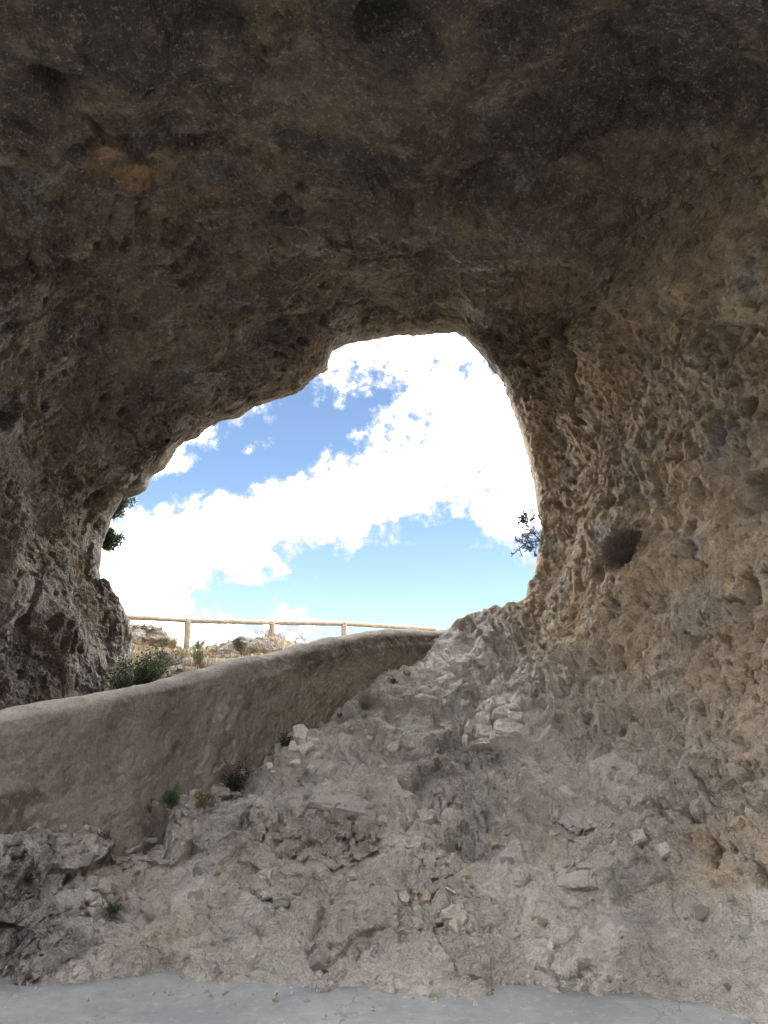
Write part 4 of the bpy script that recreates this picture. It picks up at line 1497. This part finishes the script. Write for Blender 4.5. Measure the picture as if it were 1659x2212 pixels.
# dry cushion on the right wall
def cushion():
    loc, nor = hit(1350, 1198)
    rng = np.random.default_rng(21)
    root = empty('dry_cushion_plant', loc)
    tag(root, 'round grey brown cushion of dry twigs growing on the right cave wall', 'dry plant')
    up = np.array((0.12, -0.15, 1.0))
    up /= np.linalg.norm(up)
    long_ax = np.array(at(1385, 1150, 7.4) - at(1305, 1240, 7.4))
    long_ax /= np.linalg.norm(long_ax)
    out = np.array(nor)
    out = out - long_ax * (out @ long_ax)
    out /= np.linalg.norm(out)
    side = np.cross(long_ax, out)
    n = 5200
    d = rng.normal(size=(n, 3))
    d /= np.linalg.norm(d, axis=1, keepdims=True)
    d[:, 1] = np.abs(d[:, 1]) * 1.0 - 0.15
    r = rng.uniform(0.75, 1.06, n)[:, None]
    tip = (d[:, :1] * long_ax * 0.25 + d[:, 1:2] * out * 0.27 + d[:, 2:3] * side * 0.185) * r
    start = tip * rng.uniform(0.45, 0.8, (n, 1)) + rng.normal(size=(n, 3)) * 0.018
    t = np.linspace(0, 1, 5)[None, :, None]
    L = start[:, None] + (tip - start)[:, None] * t
    w = np.cumsum(rng.normal(size=(n, 5, 3)) * 0.007, axis=1)
    w[:, 0] = 0
    L = L + w + out * 0.06
    V, F = tubes(L, np.linspace(1, 0.5, 5) * 0.0027, 3)
    link('twig', np_mesh('twig', V, F), root, M_CUSHION)
    tag(root.children[0], 'dense tangle of thin dry twigs')


cushion()


def rim_twigs():
    rng = np.random.default_rng(31)
    base = at(1172, 1172, 9.05)
    root = empty('twiggy_shrub', base)
    tag(root, 'sparse twiggy shrub sticking out from the right rim into the sky', 'shrub')
    L = []

    def grow(p, d, ln, depth):
        pts = [p]
        for _ in range(5):
            d = d + rng.normal(size=3) * 0.22
            d /= np.linalg.norm(d)
            p = p + d * ln / 5
            pts.append(p)
        L.append(np.array(pts))
        if depth:
            for _ in range(4):
                k = rng.integers(2, 6)
                dd = d + rng.normal(size=3) * np.array((0.7, 0.5, 0.7))
                grow(pts[k], dd / np.linalg.norm(dd), ln * 0.55, depth - 1)
    for tx, ty, ln in ((-0.7, 0.75, 0.30), (-0.55, 0.95, 0.38), (-0.85, 0.35, 0.27), (-0.75, -0.35, 0.20), (-0.3, 1, 0.32), (-0.6, -0.7, 0.16)):
        grow(np.zeros(3), np.array((tx, -0.1, ty)) / math.hypot(tx, ty), ln, 3)
    L = np.array(L)
    V, F = tubes(L, np.linspace(1, 0.6, 6) * 0.0062, 3)
    link('branch', np_mesh('branch', V, F), root, M_TWIG)
    c = L[rng.integers(0, len(L), 150), rng.integers(3, 6, 150)] + rng.normal(size=(150, 3)) * 0.006
    c2 = rng.normal(size=(900, 3)) * np.array((0.025, 0.05, 0.075)) + np.array((-0.005, -0.02, 0.0))
    V, F = leaves(np.concatenate([c, c2]), 0.013, rng, 0, 0.5)
    link('foliage', np_mesh('foliage', V, F, False), root, M_LEAF_OLIVE)


rim_twigs()


def plant_at(x, y, label, size, n_stem, n_leaf, leaf, ml, ms, seed, spread=0.9, up=0.7, name='wall_plant', cat='plant', aspect=0.5):
    loc, nor = hit(x, y)
    if loc is None:
        return
    g = np.array(nor) * (1 - up) + np.array((0, 0, up))
    return shrub(name, label, tuple(loc - nor * 0.01), g, size, n_stem, n_leaf, leaf, ml, ms, seed, spread, cat=cat, aspect=aspect, stem_r=0.003)


plant_at(368, 1738, 'bright green leafy clump at the foot of the parapet wall', 0.15, 22, 900, 0.022, M_LEAF_FRESH, M_TWIG, 41)
plant_at(436, 1740, 'small yellowish green plant right of the bright green clump', 0.12, 16, 420, 0.018, M_LEAF_OLIVE, M_TWIG, 42)
plant_at(505, 1712, 'wide dark bush hanging in the gap below the parapet wall', 0.24, 40, 1500, 0.020, M_LEAF_DARK, M_TWIG, 43, cat='bush', name='wall_bush')
plant_at(535, 1668, 'dry hanging twigs above the dark bush below the wall', 0.14, 60, 60, 0.014, M_LEAF_GREY, M_TWIG_GREY, 44, cat='dry plant')
plant_at(615, 1612, 'dark green plant tucked beside the white rubble under the wall', 0.11, 16, 500, 0.016, M_LEAF_DARK, M_TWIG, 45)
plant_at(788, 1530, 'grey dry shrub on the slope at the upper wall foot', 0.24, 170, 250, 0.012, M_LEAF_GREY, M_TWIG_GREY, 46, 1.1, cat='shrub', name='dry_shrub')
plant_at(850, 1478, 'small green plant at the wall foot above the grey dry shrub', 0.09, 12, 260, 0.016, M_LEAF_FRESH, M_TWIG, 47)
plant_at(880, 1460, 'tiny green sprig highest along the wall foot', 0.07, 9, 140, 0.014, M_LEAF_FRESH, M_TWIG, 48)
plant_at(733, 1552, 'tiny dark sprig at the wall foot below the grey dry shrub', 0.06, 8, 120, 0.014, M_LEAF_DARK, M_TWIG, 49)
plant_at(247, 1970, 'small green tuft alone on the lower left of the slope', 0.10, 14, 320, 0.015, M_LEAF_FRESH, M_TWIG, 50, up=0.35)
plant_at(320, 1752, 'creeping dark green sprigs in the crack left of the bright clump', 0.10, 14, 180, 0.014, M_LEAF_DARK, M_TWIG, 51)
plant_at(1172, 1402, 'yellow green tuft on the rock right of the slope crest', 0.085, 16, 260, 0.014, M_LEAF_OLIVE, M_STRAW, 52)
plant_at(1122, 1395, 'faint grey green tuft left of the yellow green one', 0.06, 12, 150, 0.012, M_LEAF_GREY, M_STRAW, 53)
plant_at(1197, 1322, 'grey green tuft under the right rim of the mouth', 0.075, 14, 220, 0.012, M_LEAF_GREY, M_STRAW, 54)
plant_at(1290, 1235, 'small green sprig left of the dry cushion', 0.065, 10, 150, 0.012, M_LEAF_OLIVE, M_STRAW, 55, up=0.5)
plant_at(225, 1812, 'dark dead tuft in the joint between wall and slope', 0.09, 40, 60, 0.012, M_LEAF_DARK, M_TWIG, 56, cat='dry plant')
plant_at(60, 1905, 'dark moss tuft on the rock below the left end of the wall', 0.07, 16, 260, 0.014, M_LEAF_DARK, M_TWIG, 57, up=0.4)


# a thin pale stick on the slope
def stick():
    a, na = hit(963, 1921)
    b, nb = hit(985, 1932)
    a, b = a + na * 0.02, b + nb * 0.015
    L = np.array([[np.array(a + (b - a) * t) + np.array((0, 0, 0.004 * math.sin(3 * t))) - np.array(a) for t in np.linspace(0, 1, 6)]])
    V, F = tubes(L, np.full(6, 0.0045), 6)
    m, n, bs = principled('pale_stick', 0.6)
    bs.inputs['Base Color'].default_value = (0.75, 0.74, 0.72, 1)
    nz = n.noise(n.node('ShaderNodeTexCoord').outputs['Object'], 90.0, 3, 0.6)
    n.l.new(n.mix(n.ramp(nz, 0.4, 0.7), (0.78, 0.77, 0.74), (0.62, 0.60, 0.55)), bs.inputs['Base Color'])
    o = link('stick', np_mesh('stick', V, F), None, m)
    o.location = a
    tag(o, 'thin white stick lying among stones in the middle of the slope', 'stick')


stick()


# grit and chips that have come down onto the floor along the rock's foot
def grit():
    rg = np.random.default_rng(8)
    base = np.array([(-1, -1, -0.5), (1, -0.8, -0.6), (0.2, 1, -0.5), (-0.2, 0.1, 0.9), (0.7, 0.5, 0.5), (-0.8, 0.4, 0.3)], np.float32)
    tri = np.array([(0, 2, 1), (0, 1, 3), (1, 4, 3), (1, 2, 4), (2, 5, 3), (0, 3, 5), (0, 5, 2), (2, 3, 4)])
    V, F = [], []
    for k in range(260):
        x = rg.uniform(-3.2, 2.6)
        y = np.interp(x, [-3.2, -2.5, -1.5, 0, 1.2, 2.6], [5.0, 5.05, 4.95, 4.7, 4.6, 4.35]) - abs(rg.normal()) * 0.22
        sc = 0.003 + 0.016 * rg.random() ** 5
        a = rg.uniform(0, 6.28)
        R = np.array(((math.cos(a), -math.sin(a), 0), (math.sin(a), math.cos(a), 0), (0, 0, 1)))
        v = (base * rg.uniform(0.7, 1.3, (6, 3))) @ R.T * sc
        zf = 0.0
        F.append(tri + 6 * len(V))
        V.append(v + np.array((x, y, zf + sc * 0.35)))
    o = link('grit', np_mesh('grit', np.concatenate(V), np.concatenate(F), False), None, M_GREY)
    tag(o, 'pale grit and stone chips strewn along the edge of the floor', 'gravel', kind='stuff')


grit()
